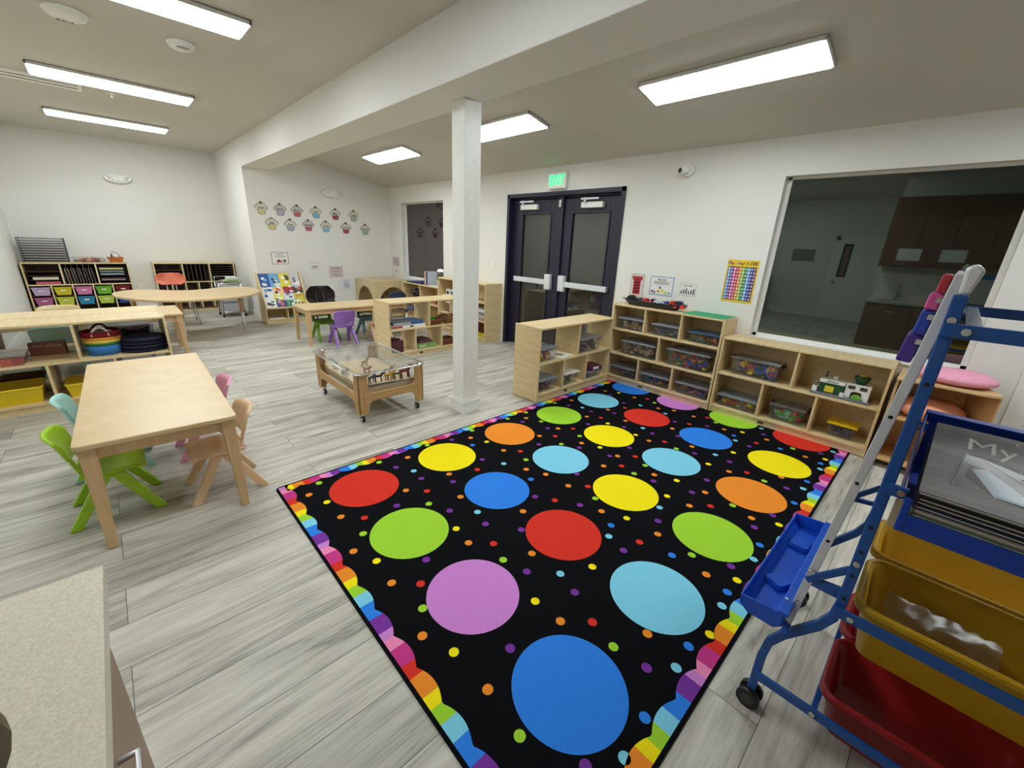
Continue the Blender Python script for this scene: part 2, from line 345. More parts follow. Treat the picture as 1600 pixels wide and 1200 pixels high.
# exit sign
t = thing('exit_sign', 'white exit sign with green letters above the double doors', 'sign')
b = MB(); b.box(-3.955, YW - .05, 2.172, -3.66, YW - .001, 2.362, WHITE); b.build('housing', t, bevel=.006)
b = MB(); b.text('EXIT', .155, mats_at((-3.81, YW - .052, 2.267), FY), mat('green_glow', (40, 220, 110), .4, emit=(30, 235, 110), es=1.5), .002, .78, True); b.build('lettering', t)
# small fittings on the walls
t = thing('dome_camera', 'small white security camera on the wall right of the doors', 'camera')
b = MB(); b.cyl((-2.115, YW - .001, 2.25), (-2.115, YW - .035, 2.25), .06, WHITE, .055, 24); b.build('mount', t, bevel=.004)
b = MB(); b.ball((-2.13, YW - .06, 2.25), .042, WHITE, 18); b.cyl((-2.14, YW - .07, 2.248), (-2.16, YW - .108, 2.24), .034, WHITE, .032, 18); b.build('camera_head', t)
b = MB(); b.cyl((-2.16, YW - .108, 2.24), (-2.162, YW - .112, 2.24), .025, BLACK, n=18); b.build('lens', t)
def wallplate(name, label, x, y, z, ax, sw=True):
    t = thing(name, label, 'switch' if sw else 'outlet'); b = MB(); c = MB()
    if ax == 'y':
        b.box(x - .037, y - .007, z - .058, x + .037, y - .0005, z + .058, WHITE); c.box(x - .015, y - .011, z - .033, x + .015, y - .007, z + .033, TRIM)
    else:
        b.box(x + .0005, y - .037, z - .058, x + .007, y + .037, z + .058, WHITE); c.box(x + .007, y - .015, z - .033, x + .011, y + .015, z + .033, TRIM)
    b.build('plate', t, bevel=.003); c.build('rocker' if sw else 'socket_face', t, bevel=.001)
wallplate('light_switch', 'white rocker switch on the wall left of the double doors', -5.05, YW, 1.19, 'y')
wallplate('wall_outlet', 'white outlet between the two cubby shelves', XL, .36, .45, 'x', False)
wallplate('wall_outlet', 'white outlet below the wall posters by the bookshelf', XF, 3.09, .52, 'x', False)
def emlight(x, y, z, label):
    t = thing('emergency_light', label, 'light', group='oval emergency lights high on the walls'); b = MB()
    b.prism([(y + .185 * cos(a) , z + .078 * sin(a) * (1 if abs(cos(a)) < .9 else .6)) for a in [2 * pi * k / 28 for k in range(28)]], 'x', x + .001, x + .07, WHITE); b.build('housing', t, bevel=.012)
    b = MB()
    b.box(x + .07, y - .075, z - .05, x + .095, y + .075, z + .05, WHITE); b.build('cover', t, bevel=.008)
    for s in (-1, 1):
        b = MB(); b.cyl((x + .068, y + s * .125, z), (x + .09, y + s * .14, z - .008), .034, WHITE, .03, 16); b.cyl((x + .09, y + s * .14, z - .008), (x + .0905, y + s * .14, z - .008), .022, SATIN, n=14); b.build('lamp_head', t)
emlight(XF, 3.24, 2.225, 'oval emergency light above the cupcake cutouts'); emlight(XL, .41, 2.262, 'oval emergency light above the two cubby shelves')

# ------------------------------------------------------------------ ceiling lamps
def lamp(name, label, x0, x1, y0, y1, slope, group):
    cy = (y0 + y1) / 2; t = thing(name, label, 'light', ((x0 + x1) / 2, cy, ceil_z(cy) if slope else 2.865), group=group)
    if slope: t.rotation_euler = (math.atan(-.2), 0, 0)
    hx, hy = (x1 - x0) / 2, (y1 - y0) / 2; F = mat('lamp_frame', (225, 225, 222), .4); b = MB(); e = .016
    b.box(-hx, -hy, -.03, hx, -hy + e, -.001, F); b.box(-hx, hy - e, -.03, hx, hy, -.001, F); b.box(-hx, -hy, -.03, -hx + e, hy, -.001, F); b.box(hx - e, -hy, -.03, hx, hy, -.001, F); b.box(-hx, -hy, -.01, hx, hy, -.001, F)
    b.build('frame', t, bevel=.003)
    b = MB(); b.box(-hx + e, -hy + e, -.036, hx - e, hy - e, -.012, DIFF); b.build('diffuser', t)
G = 'flat ceiling lamps of the sloped side'
lamp('ceiling_lamp', 'long ceiling lamp on the sloped ceiling above the big window side', -2.05, -.86, 3.17, 3.47, 1, G)
lamp('ceiling_lamp', 'ceiling lamp on the sloped ceiling partly hidden by the column', -4.40, -3.19, 3.15, 3.46, 1, G)
lamp('ceiling_lamp', 'farthest ceiling lamp on the sloped ceiling left of the column', -6.80, -5.56, 3.16, 3.46, 1, G)
lamp('ceiling_lamp', 'ceiling lamp on the sloped ceiling beyond the right edge', .33, 1.55, 3.17, 3.47, 1, G)
G = 'flat ceiling lamps of the level side'
lamp('ceiling_lamp', 'ceiling lamp nearest the beam cut by the top edge', -4.13, -3.80, -.19, 1.04, 0, G)
lamp('ceiling_lamp', 'middle ceiling lamp of the three on the level ceiling', -6.64, -6.24, -.20, 1.04, 0, G)
lamp('ceiling_lamp', 'farthest ceiling lamp on the level ceiling near the back wall', -8.80, -8.40, -.22, 1.02, 0, G)
lamp('ceiling_lamp', 'added unseen fill lamp brightening the kitchen side', -3.65, -3.35, -3.1, -1.9, 0, G)  # added fill light, kept out of view, brightens what the wide window mirrors
lamp('ceiling_lamp', 'ceiling lamp overhead near the sink counter', -1.9, -1.6, -.19, 1.04, 0, G)
def detector(x, y, label, r, vents):
    t = thing('smoke_detector', label, 'detector'); b = MB()
    b.lathe([(r * 1.12, 0), (r * 1.12, -.012), (r, -.016), (r * .95, -.035), (r * .6, -.048), (1e-5, -.05)], (x, y, 2.864), WHITE, 28); b.build('housing', t)
    b = MB()
    if vents:
        b.text('FIRE', .05, MX.Translation((x - .03, y - .01, 2.8115)) @ Euler((pi, 0, -pi / 2)).to_matrix().to_4x4(), mat('dark_marking', (70, 66, 60), .5), .0008)
    else:
        for k in range(2): b.tube([(x + (r * (.72 - .18 * k)) * cos(a), y + (r * (.72 - .18 * k)) * sin(a), 2.864 - .044 - .003 * k) for a in [rad(-40 + 10 * i) for i in range(9)]], .003, BLACK)
    b.build('marking' if vents else 'vent_slot', t)
detector(-4.67, .12, 'white round fire alarm device on the ceiling, top left corner', .105, True)
detector(-4.66, .75, 'white round smoke detector on the level ceiling', .085, False)
b = MB(); b.box(-7.05, -.9, 2.845, -6.72, .16, 2.864, WHITE)
for k in range(2): b.box(-6.96 + .13 * k, -.88, 2.842, -6.93 + .13 * k, .13, 2.846, mat('vent_shadow', (120, 116, 108), .7))
tag(b.build('air_vent', bevel=.002), 'long white slot air vent on the ceiling at the left edge', 'vent')
t = thing('sprinkler', 'small sprinkler head on the level ceiling', 'sprinkler'); b = MB(); b.cyl((-6.905, .39, 2.864), (-6.905, .39, 2.855), .03, WHITE); b.build('escutcheon', t); b = MB(); b.cyl((-6.905, .39, 2.855), (-6.905, .39, 2.82), .008, WHITE); b.cyl((-6.905, .39, 2.822), (-6.905, .39, 2.818), .016, WHITE); b.build('head', t)

# ------------------------------------------------------------------ rug
RC = {'r': (216, 54, 40), 'o': (238, 142, 46), 'y': (248, 228, 24), 'g': (160, 212, 56), 'c': (128, 206, 232), 'b': (50, 130, 230), 'p': (122, 56, 156), 'l': (206, 132, 208), 'k': (240, 140, 184), 'm': (200, 60, 136)}
RM = {k: mat('carpet_' + k, v, .95, spec=.1, noise=.06, nscale=260, bump=.5, bscale=900) for k, v in RC.items()}
RBK = mat('carpet_black', (13, 13, 17), .97, spec=.08, noise=.2, nscale=300, bump=.5, bscale=900)
RH = .006; b = MB(); rx0, rx1, ry0, ry1 = -2.545, -.238, .482, 4.35
def rrect(x0, y0, x1, y1, r, n=6):
    return [(cx + r * cos(a0 + pi / 2 * k / n), cy + r * sin(a0 + pi / 2 * k / n)) for cx, cy, a0 in ((x1 - r, y1 - r, 0), (x0 + r, y1 - r, pi / 2), (x0 + r, y0 + r, pi), (x1 - r, y0 + r, 1.5 * pi)) for k in range(n + 1)]
b.prism(rrect(rx0, ry0, rx1, ry1, .03), 'z', .0005, RH, RBK)
z1 = RH + .0004
rows = [.905, 1.528, 2.150, 2.773, 3.390, 4.020]; cols = [-2.216, -1.668, -1.121, -.571]
seat = ['rglb', 'ybrc', 'ocyg', 'gyco', 'crby', 'blgr']
for j, y in enumerate(rows):
    for i, x in enumerate(cols): b.disc((x, y, z1), .206, RM[seat[j][i]], 56)
DOTS={'g':[(-2.438,0.706),(-2.443,1.113),(-2.455,1.51),(-2.446,1.937),(-2.444,2.337),(-2.445,2.57),(-1.819,1.941),(-1.812,1.114),(-1.808,0.708),(-1.185,1.143),(-1.198,0.693),(-0.579,0.666),(-0.575,1.908),(-0.554,1.158),(-2.442,2.975),(-2.216,2.532),(-1.816,2.57),(-1.817,2.337),(-1.815,3.808),(-1.188,2.999),(-1.211,2.56),(-1.202,2.394),(-1.201,1.934),(-1.197,3.802),(-0.57,3.774),(-0.561,3.023),(-0.599,2.542)],'o':[(-2.346,0.615),(-2.02,0.676),(-2.021,1.081),(-2.38,1.3),(-2.349,1.845),(-2.352,2.479),(-2.026,1.909),(-1.723,1.847),(-2.009,1.398),(-1.75,1.301),(-1.399,1.495),(-1.393,1.088),(-1.715,0.616),(-1.409,0.661),(-1.087,0.623),(-0.757,0.683),(-0.768,1.089),(-1.123,1.284),(-0.773,1.923),(-0.494,1.313),(-0.468,1.829),(-2.385,3.169),(-2.005,3.257),(-2.029,2.951),(-2.025,2.538),(-2.027,2.307),(-1.726,2.479),(-1.392,3.345),(-1.393,3.78),(-1.711,3.696),(-1.584,3.77),(-2.028,3.78),(-2.34,3.697),(-1.4,2.954),(-1.123,3.138),(-1.102,2.492),(-1.42,2.522),(-1.401,2.314),(-0.774,2.552),(-0.776,2.325),(-1.098,1.855),(-1.401,1.914),(-1.591,1.904),(-1.749,3.158),(-1.086,3.707),(-0.765,3.787),(-0.464,3.689),(-0.773,2.962),(-0.498,3.179),(-0.475,2.495)],'y':[(-2.206,0.669),(-2.215,1.901),(-1.525,1.105),(-1.579,0.672),(-0.949,0.676),(-0.908,1.083),(-0.865,1.445),(-0.319,1.506),(-0.353,1.907),(-1.816,2.976),(-1.588,2.534),(-1.53,2.967),(-2.213,3.768),(-0.916,2.952),(-0.964,2.544),(-0.917,2.314),(-0.963,1.913),(-0.956,3.777),(-0.348,3.767),(-0.864,3.301),(-0.346,2.553)],'r':[(-1.929,0.771),(-1.932,1.177),(-1.937,2.0),(-1.934,1.581),(-1.304,1.183),(-1.319,0.757),(-0.806,1.786),(-0.676,1.187),(-1.931,3.035),(-1.941,2.64),(-1.942,2.407),(-1.339,3.566),(-1.295,3.856),(-1.928,3.436),(-1.918,3.849),(-1.306,3.039),(-1.329,2.621),(-1.317,2.417),(-0.687,2.424),(-1.313,2.009),(-1.351,1.723),(-0.802,3.639),(-0.682,3.049)],'p':[(-1.916,0.962),(-2.079,1.228),(-2.308,1.169),(-2.414,1.709),(-2.314,2.396),(-2.02,1.697),(-1.917,1.365),(-1.679,1.171),(-1.453,1.253),(-1.289,1.372),(-1.432,0.857),(-1.054,1.178),(-0.818,0.848),(-0.827,1.664),(-0.824,1.255),(-0.422,1.179),(-0.408,1.982),(-0.388,0.758),(-2.311,3.033),(-2.078,3.086),(-1.916,3.232),(-1.917,2.821),(-1.68,3.026),(-2.084,2.473),(-1.926,2.192),(-1.688,2.401),(-1.437,2.714),(-1.454,3.107),(-1.45,3.511),(-1.212,3.653),(-2.011,3.544),(-2.229,3.635),(-1.287,3.234),(-1.057,3.038),(-0.83,2.715),(-1.458,2.475),(-1.065,2.412),(-0.831,2.484),(-0.83,2.033),(-1.22,1.805),(-1.456,1.657),(-1.457,2.076),(-0.819,3.881),(-0.819,3.524),(-0.397,3.858),(-0.826,3.119),(-0.43,3.045),(-0.399,2.626),(-0.434,2.414)],'c':[(-2.192,1.238),(-1.879,1.777),(-1.565,1.286),(-0.939,1.29),(-0.941,1.698),(-0.347,1.264),(-0.343,1.694),(-0.348,2.126),(-0.32,0.865),(-2.192,3.096),(-1.563,3.141),(-1.601,3.624),(-1.867,3.623),(-0.942,3.147),(-0.889,2.162),(-0.873,4.007),(-0.935,3.548),(-0.335,3.977),(-0.339,3.547),(-0.353,3.128)],'b':[(-2.24,1.779),(-0.642,1.826),(-0.355,1.387),(-0.357,1.794),(-0.363,2.271),(-0.337,1.017),(-0.986,1.787),(-1.612,1.78),(-0.98,3.641),(-0.638,3.686),(-0.357,3.656),(-0.358,3.258),(-0.347,2.883)]}
for k, L in DOTS.items():
    for x, y in L:
        if all((x - cx) ** 2 + (y - cy) ** 2 > .05 for cx in cols for cy in rows) or True: b.disc((x, y, z1 + .0001), .0195, RM[k], 18)
# wavy rainbow border: stripes of unequal width, waves of 0.1675 m
SEQ = [('o', .085), ('y', .05), ('g', .06), ('c', .068), ('b', .086), ('p', .083), ('l', .042), ('k', .052), ('m', .084), ('r', .06)]
def border(along, a0, a1, phase, wphase, rev=False, k_=1.0):
    """along(s,d): point at distance s along the edge, d inward"""
    Q = SEQ if not rev else SEQ[::-1]; s = phase
    while s > a0: s -= .67 * k_
    k = 0
    while s < a1:
        c, wd = Q[k % 10]; e = s + wd * k_
        lo, hi = max(s, a0), min(e, a1)
        if hi > lo:
            n = max(2, int((hi - lo) / .012)); pts = []
            for q in range(n + 1):
                ss = lo + (hi - lo) * q / n; ph = ((ss - wphase) / (.1675 * (1 if k_ == 1 else .755))) % 1
                d = .040 + .026 * abs(sin(pi * ph)) ** .8
                pts.append((ss, d))
            vs = [(*along(ss, .014), z1 + .0001) for ss, d in pts] + [(*along(ss, .014 + d), z1 + .0001) for ss, d in pts]
            b.add(vs, [(q, q + 1, n + 2 + q, n + 1 + q) for q in range(n)], RM[c])
        s = e; k += 1
border(lambda s, d: (s, ry0 + d), rx0 + .014, rx1 - .014, -1.635, -1.662)
border(lambda s, d: (rx0 + d, s), ry0 + .05, ry1 - .014, .634, ry0 + .128, True, .72)
border(lambda s, d: (rx1 - d, s), ry0 + .05, ry1 - .014, 1.502, 1.487)
tag(b.build('rug'), 'black rug with big coloured circles, small dots and a rainbow border', 'rug')

# ------------------------------------------------------------------ cabinets (local: x along width, y=0 front, z up)
def cabinet(name, label, loc, rotz, w, d, h, shelves=(), divs=(), back=True, kick=.055, matl=None, bz=None, group=None, inner=None, acry=False):
    M = matl or MAPLE; I = inner or M; t = thing(name, label, 'shelf', loc, rotz, group); th = .018
    SCR = mat('screw_plug', (120, 96, 64), .5)
    for x in (0, w - th):
        b = MB(); b.box(x, 0, 0, x + th, d, h, M); xo = x - .0006 if x == 0 else x + th + .0006
        for y in (.05, d - .05):
            for z in (kick + .01, h * .53, h - .02): b.cyl((xo, y, z), (x + th / 2, y, z), .0045, SCR, n=8)
        b.build('side_panel', t, bevel=.003)
    MB().box(th, .002, h - th - .004, w - th, d - .002, h - .003, M).build('top_panel', t, bevel=.003)
    MB().box(th, .002, kick, w - th, d - .012, kick + th, I).build('bottom_panel', t, bevel=.002)
    MB().box(th, .012, 0, w - th, .03, kick, M).build('toe_kick', t)
    if not inner and w > 1: b = MB(); b.box(w * .36, .0105, kick * .3, w * .36 + .05, .0125, kick * .75, mat('maker_plate', (90, 62, 40), .5)); b.build('label_plate', t)
    if back: MB().box(th, d - .012, kick, w - th, d - .002, h - th - .004, I).build('back_panel', t)
    if acry: MB().box(th, d - .010, kick + th, w - th, d - .006, h - th - .004, ACRYL).build('clear_back', t)
    for z, a, c in shelves: MB().box(a, .004, z - th, c, d - .014, z, I).build('shelf', t, bevel=.002)
    for x, a, c in divs: MB().box(x - th / 2, .006, a, x + th / 2, d - .014, c, I).build('divider', t, bevel=.002)
    return t
HP = pi / 2
# tall unit against the window wall
cabinet('shelf_unit', 'tall three-tier wooden shelf against the wall right of the doors', (-2.60, 4.06, RH), 0, 1.215, .305, .9,
        [(.625, .018, 1.197), (.345, .018, 1.197)], [(.40, .625, .88), (.80, .625, .88), (.60, .345, .607), (.40, .073, .327), (.795, .073, .327)], True)
cabinet('shelf_unit', 'low two-tier wooden shelf under the wide window', (-1.375, 4.06, RH), 0, 1.225, .305, .745,
        [(.405, .018, 1.207)], [(.62, .405, .72), (.415, .073, .387), (.82, .073, .387)], True)
cabinet('shelf_unit', 'open two-tier wooden shelf standing at the end of the rug by the doors', (-2.56, 2.83, RH), HP, 1.215, .345, .742,
        [(.39, .018, 1.197)], [(.62, .39, .72), (.40, .073, .372), (.79, .073, .372)], False, acry=True)
cabinet('shelf_unit', 'open two-tier wooden shelf between the sand table and the column', (-4.77, 2.425, 0), HP, 1.22, .40, .73,
        [(.38, .018, 1.2)], [(.605, .38, .71), (.385, .073, .362), (.80, .073, .362)], False)
cabinet('shelf_unit', 'tall wooden shelf left of the navy doors behind the column', (-6.07, 4.03, 0), 0, 1.26, .335, .9,
        [(.62, .018, 1.242), (.33, .018, 1.242)], [(.46, .073, .312), (.84, .33, .602), (.46, .33, .602)], True)
cabinet('shelf_unit', 'low wooden shelf below the small window', (-7.30, 4.03, 0), 0, 1.225, .335, .722,
        [(.40, .018, 1.207)], [(.615, .40, .70), (.40, .073, .382), (.82, .073, .382)], True)
for sfx, X, rz, lab in ((0, -4.93, HP, 'open wooden shelf with clear back at the left edge, near one of the back-to-back pair'), (1, -5.72, -HP, 'open wooden shelf with clear back at the left edge, far one of the back-to-back pair')):
    y = -.93 if sfx == 0 else .288
    cabinet('shelf_unit', lab, (X, y, 0), rz, 1.218, .39, .722, [(.40, .018, 1.2)], [(.61 if sfx == 0 else .608, .40, .70), (.405, .073, .382), (.815, .073, .382)], False, acry=True)

# cubby units with dark interiors on the back wall
def cubby(label, y0, n, low, bins):
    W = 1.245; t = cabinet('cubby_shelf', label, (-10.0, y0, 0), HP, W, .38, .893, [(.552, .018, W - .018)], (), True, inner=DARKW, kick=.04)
    e = [.018, .42, .835, W - .018]
    for x in e[1:3]: MB().box(x - .009, 0, .552, x + .009, .36, .87, MAPLE_E).build('divider', t)
    MB().box(.018, -.001, .534, W - .018, .004, .552, MAPLE_E).build('edge_band', t)
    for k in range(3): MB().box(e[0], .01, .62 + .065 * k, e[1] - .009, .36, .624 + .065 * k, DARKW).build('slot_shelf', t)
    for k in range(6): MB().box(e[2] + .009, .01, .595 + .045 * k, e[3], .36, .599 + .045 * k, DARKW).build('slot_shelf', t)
    for k in range(5): x = e[1] + .4 * (k + 1) / 6; MB().box(x - .003, .01, .552, x + .003, .36, .87, DARKW).build('slot_divider', t)
    for k in range(1, n): x = .018 + (W - .036) * k / n; MB().box(x - .008, 0, .058, x + .008, .36, .534, MAPLE_E).build('divider', t)
    if low: 
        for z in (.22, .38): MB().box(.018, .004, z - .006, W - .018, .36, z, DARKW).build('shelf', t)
    return t
cubby('wide cubby shelf full of coloured bins in the far left corner', -.99, 5, True, 1)
cubby('empty cubby shelf with dark compartments left of the opening', .585, 6, False, 0)
def small_bin(y, z, rgb, label, w=.20, h=.125):
    t = thing('storage_bin', label, 'bin', (-9.99, y, z), HP, group='coloured bins in the corner cubby'); m = mat('bin_%d_%d_%d' % rgb, rgb, .4)
    b = MB(); b.box(-w / 2, .0, 0, w / 2, .30, h, m, taper=.02); bm = b.bm
    bmesh.ops.delete(bm, geom=[f for f in bm.faces if all(v.co.z > h - 1e-4 for v in f.verts)], context='FACES_ONLY'); b.build('bin_body', t, solid=.004)
    b = MB(); b.box(-w / 2 - .008, -.008, h - .012, w / 2 + .008, .006, h + .002, m); b.build('rim', t, bevel=.003)
    b = MB(); b.box(-.03, .003, h * .52, .03, .02, h * .52 + .016, WHITE); b.build('label_holder', t)
colsb = [((192, 170, 202), 'lilac'), ((210, 190, 30), 'mustard yellow'), ((206, 122, 168), 'pink'), ((110, 176, 40), 'green'), ((120, 16, 28), 'dark red')]
for k, (c, n) in enumerate(colsb): small_bin(-.99 + .018 + .2418 * (k + .5), .381, c, n + ' bin in the upper bin row of the corner cubby')
colsb = [((176, 96, 140), 'mauve'), ((196, 204, 60), 'yellow-green'), ((34, 130, 170), 'teal blue'), ((184, 210, 76), 'lime'), ((24, 58, 160), 'dark blue')]
for k, (c, n) in enumerate(colsb): small_bin(-.99 + .018 + .2418 * (k + .5), .221, c, n + ' bin in the lower bin row of the corner cubby')
# paper and folders in the corner cubby
def flat(name, label, cat, x0, y0, z0, x1, y1, z1, m, group=None, bev=.002, rz=0):
    cx, cy = (x0 + x1) / 2, (y0 + y1) / 2
    o = MB().box(x0 - cx, y0 - cy, 0, x1 - cx, y1 - cy, z1 - z0, m).build(name, bevel=bev); o.location = (cx, cy, z0); o.rotation_euler = (0, 0, rz)
    return tag(o, label, cat, group)
flat('paper_stack', 'cream paper stack in the top left slots of the corner cubby', 'paper', -10.3, -.90, .626, -10.01, -.62, .665, mat('cream_paper', (214, 206, 178), .7))
flat('paper_stack', 'pink paper stack below the cream stack in the corner cubby', 'paper', -10.3, -.88, .5535, -10.01, -.61, .595, mat('pink_paper', (190, 96, 104), .7))
for k, (c, n) in enumerate([((206, 196, 140), 'cream'), ((120, 134, 130), 'grey-green'), ((140, 156, 170), 'pale blue'), ((150, 126, 134), 'mauve')]):
    z = (.779, .734, .689, .600)[k] + .001
    flat('paper_stack', n + ' paper stack in the right slots of the corner cubby', 'paper', -10.3, -.12, z, -10.01, .18, z + .024, mat('slotpaper%d' % k, c, .7), 'papers in the right slots of the corner cubby')
for k in range(11):
    y = -.553 + .0345 * k; c = random.choice([(120, 108, 96), (150, 138, 120), (84, 72, 66), (132, 116, 88), (96, 84, 96)])
    lean = .012
    o = MB().prism([(y, .553), (y + .010, .553), (y + .010 - lean, .80), (y - lean, .80)], 'x', -10.26, -10.012, mat('folder%d_%d_%d' % c, c, .7)).build('folder')
    tag(o, '%s folder, number %s from the left in the middle section of the corner cubby' % ({(120, 108, 96): 'taupe', (150, 138, 120): 'light tan', (84, 72, 66): 'dark brown', (132, 116, 88): 'khaki', (96, 84, 96): 'plum grey'}[c], 'one two three four five six seven eight nine ten eleven'.split()[k]), 'folder', 'upright folders in the corner cubby')
# wire rack, clear box and basket on the corner cubby
t = thing('wire_rack', 'dark wire drying rack standing on the corner cubby', 'rack', (-10.2, -.70, .893)); b = MB()
DKM = mat('dark_steel', (70, 74, 82), .4, .6)
for y in (-.25, .25):
    for x in (-.12, .12): b.cyl((x, y, 0), (x, y, .37), .005, DKM, n=6)
b.build('upright', t)
for k in range(10):
    b = MB(); z = .015 + .038 * k
    for x in (-.12, .12): b.cyl((x, -.25, z), (x, .25, z), .003, DKM, n=6)
    for y in (-.25, .25): b.cyl((-.12, y, z), (.12, y, z), .003, DKM, n=6)
    for q in range(1, 7): b.cyl((-.12 + .24 * q / 7, -.25, z), (-.12 + .24 * q / 7, .25, z), .002, DKM, n=4)
    b.build('wire_shelf', t)
def junk(name, label, cat, x0, y0, z0, x1, y1, z1, cols, n=40, s=.03, shape='box', seed=1, shells=True):
    """loose pile of small pieces filling a box volume"""
    R = random.Random(seed); b = MB(); ms = [mat('toy_%d_%d_%d' % c, c, .4) for c in cols]
    for _ in range(n):
        sz = s * R.uniform(.6, 1.3); a, bb, c = sz * R.uniform(.6, 1.2), sz * R.uniform(.4, 1), sz * R.uniform(.3, .7); r = sz
        if x1 - x0 < 2 * r or y1 - y0 < 2 * r: r = min(x1 - x0, y1 - y0) / 2.2
        x, y = R.uniform(x0 + r, x1 - r), R.uniform(y0 + r, y1 - r)
        if R.random() < .55: # near the walls, where one sees them
            if R.random() < .5: y = y0 + r if R.random() < .7 else y1 - r
            else: x = x0 + r if R.random() < .5 else x1 - r
        z = R.uniform(z0 + c, max(z0 + c + .001, z1 - c)); T = MX.Translation((x, y, z)) @ Euler((R.uniform(-.5, .5), R.uniform(-.5, .5), R.uniform(0, 3))).to_matrix().to_4x4()
        m = R.choice(ms)
        if shape == 'box': b.box(-a * .6, -bb * .6, -c * .6, a * .6, bb * .6, c * .6, m, T=T)
        elif shape == 'ball': b.ball((x, y, z), sz * .5, m, 8)
        else: b.cyl(T @ V((-a, 0, 0)), T @ V((a, 0, 0)), sz * .22, m, n=7)
    o = b.build(name)
    return tag(o, label, cat, None, 'stuff')
def lidbox(name, label, loc, rz, w, d, h, lid, cols=None, shape='box', cname='toy_pieces', clabel=None, handles=None, n=46, s=.035, lidname='grey'):
    """clear tub with a rim and lid; local x width, y depth from the front"""
    t = thing(name, label, 'box', loc, rz); tp = .012
    b = MB(); b.box(-w / 2, 0, 0, w / 2, d, h, CLEARP, taper=tp)
    bmesh.ops.delete(b.bm, geom=[f for f in b.bm.faces if all(v.co.z > h - 1e-4 for v in f.verts)], context='FACES_ONLY'); b.build('tub', t, bevel=.006)
    b = MB(); b.box(-w / 2 - .006, -.006, h - .004, w / 2 + .006, d + .006, h + .012, lid); b.box(-w / 2 + .02, .02, h + .012, w / 2 - .02, d - .02, h + .017, lid); b.build('lid', t, bevel=.004)
    if handles:
        for sgn in (-1, 1): MB().box(sgn * (w / 2 + .002), d * .3, h * .8, sgn * (w / 2 + .02), d * .7, h + .014, handles).build('clip', t, bevel=.004)
    if cols:
        o = junk(cname, clabel, 'toys', -w / 2 + tp + .004, tp + .004, .004, w / 2 - tp - .004, d - tp - .004, h - .012, cols, n, s, shape, seed=int(w * 1000 + h * 100 + len(label)))
        o.location = loc; o.rotation_euler = (0, 0, rz)
    return t
MULTI = [(206, 60, 40), (230, 150, 30), (240, 220, 40), (50, 130, 60), (40, 90, 190), (120, 60, 140)]
WOODY = [(210, 180, 140), (190, 156, 112), (222, 200, 164), (170, 130, 90)]
GREYB = [(70, 90, 120), (120, 140, 170), (180, 190, 205), (40, 50, 70)]
Zb, Zm, Zt = RH + .0745, RH + .3465, RH + .6265
# tall unit
lidbox('storage_box', 'clear lidded box of wooden pieces on the top left shelf of the tall unit', (-2.375, 4.09, Zt), 0, .31, .23, .115, LIDP, WOODY, 'box', 'wooden_pieces', 'tan wooden pieces in the box on the top left of the tall unit')
lidbox('storage_box', 'clear lidded box of grey-blue pieces on the top middle shelf of the tall unit', (-1.965, 4.09, Zt), 0, .31, .23, .11, LIDP, GREYB, 'stick', 'toy_pieces', 'grey-blue toy pieces in the box at the top middle of the tall unit')
lidbox('storage_box', 'blue-lidded clear box on the top right shelf of the tall unit', (-1.575, 4.10, Zt), 0, .31, .22, .095, clear('blue_lid', (110, 150, 190), .12, .2, .5, (90, 130, 170)), [(200, 60, 40), (220, 120, 60), (70, 100, 140), (90, 60, 60)], 'ball', 'toy_pieces', 'red and orange toy pieces in the blue-lidded box', s=.035)
lidbox('storage_box', 'large clear box of beige blocks on the middle left shelf of the tall unit', (-2.25, 4.085, Zm), 0, .42, .24, .145, LIDP, [(196, 168, 140), (176, 146, 120), (214, 194, 172), (150, 110, 96)], 'box', 'wooden_blocks', 'beige blocks in the large box on the middle left shelf', n=70, s=.045)
lidbox('storage_box', 'large clear box of multicoloured shapes, middle right of the tall unit', (-1.685, 4.085, Zm), 0, .44, .24, .165, LIDP, MULTI, 'box', 'toy_pieces', 'multicoloured shapes in the large box on the middle right shelf', n=80, s=.045)
lidbox('storage_box', 'clear lidded box on the bottom left shelf of the tall unit', (-2.39, 4.085, Zb), 0, .30, .24, .105, LIDP, [(190, 40, 60), (60, 50, 130), (40, 120, 70), (220, 160, 40)], 'stick', 'toy_pieces', 'red and blue toy pieces in the bottom left box of the tall unit')
lidbox('storage_box', 'clear lidded box of mixed bricks on the bottom middle shelf of the tall unit', (-2.0, 4.085, Zb), 0, .33, .24, .105, LIDP, [(30, 90, 140), (60, 150, 90), (200, 120, 60), (60, 60, 80)], 'box', 'toy_pieces', 'blue and green bricks in the bottom middle box of the tall unit')
lidbox('storage_box', 'clear lidded box on the bottom right shelf of the tall unit', (-1.59, 4.085, Zb), 0, .33, .24, .11, LIDP, [(60, 40, 90), (200, 80, 60), (60, 140, 120), (220, 180, 60), (40, 60, 140)], 'stick', 'toy_pieces', 'purple and red pieces in the bottom right box of the tall unit')
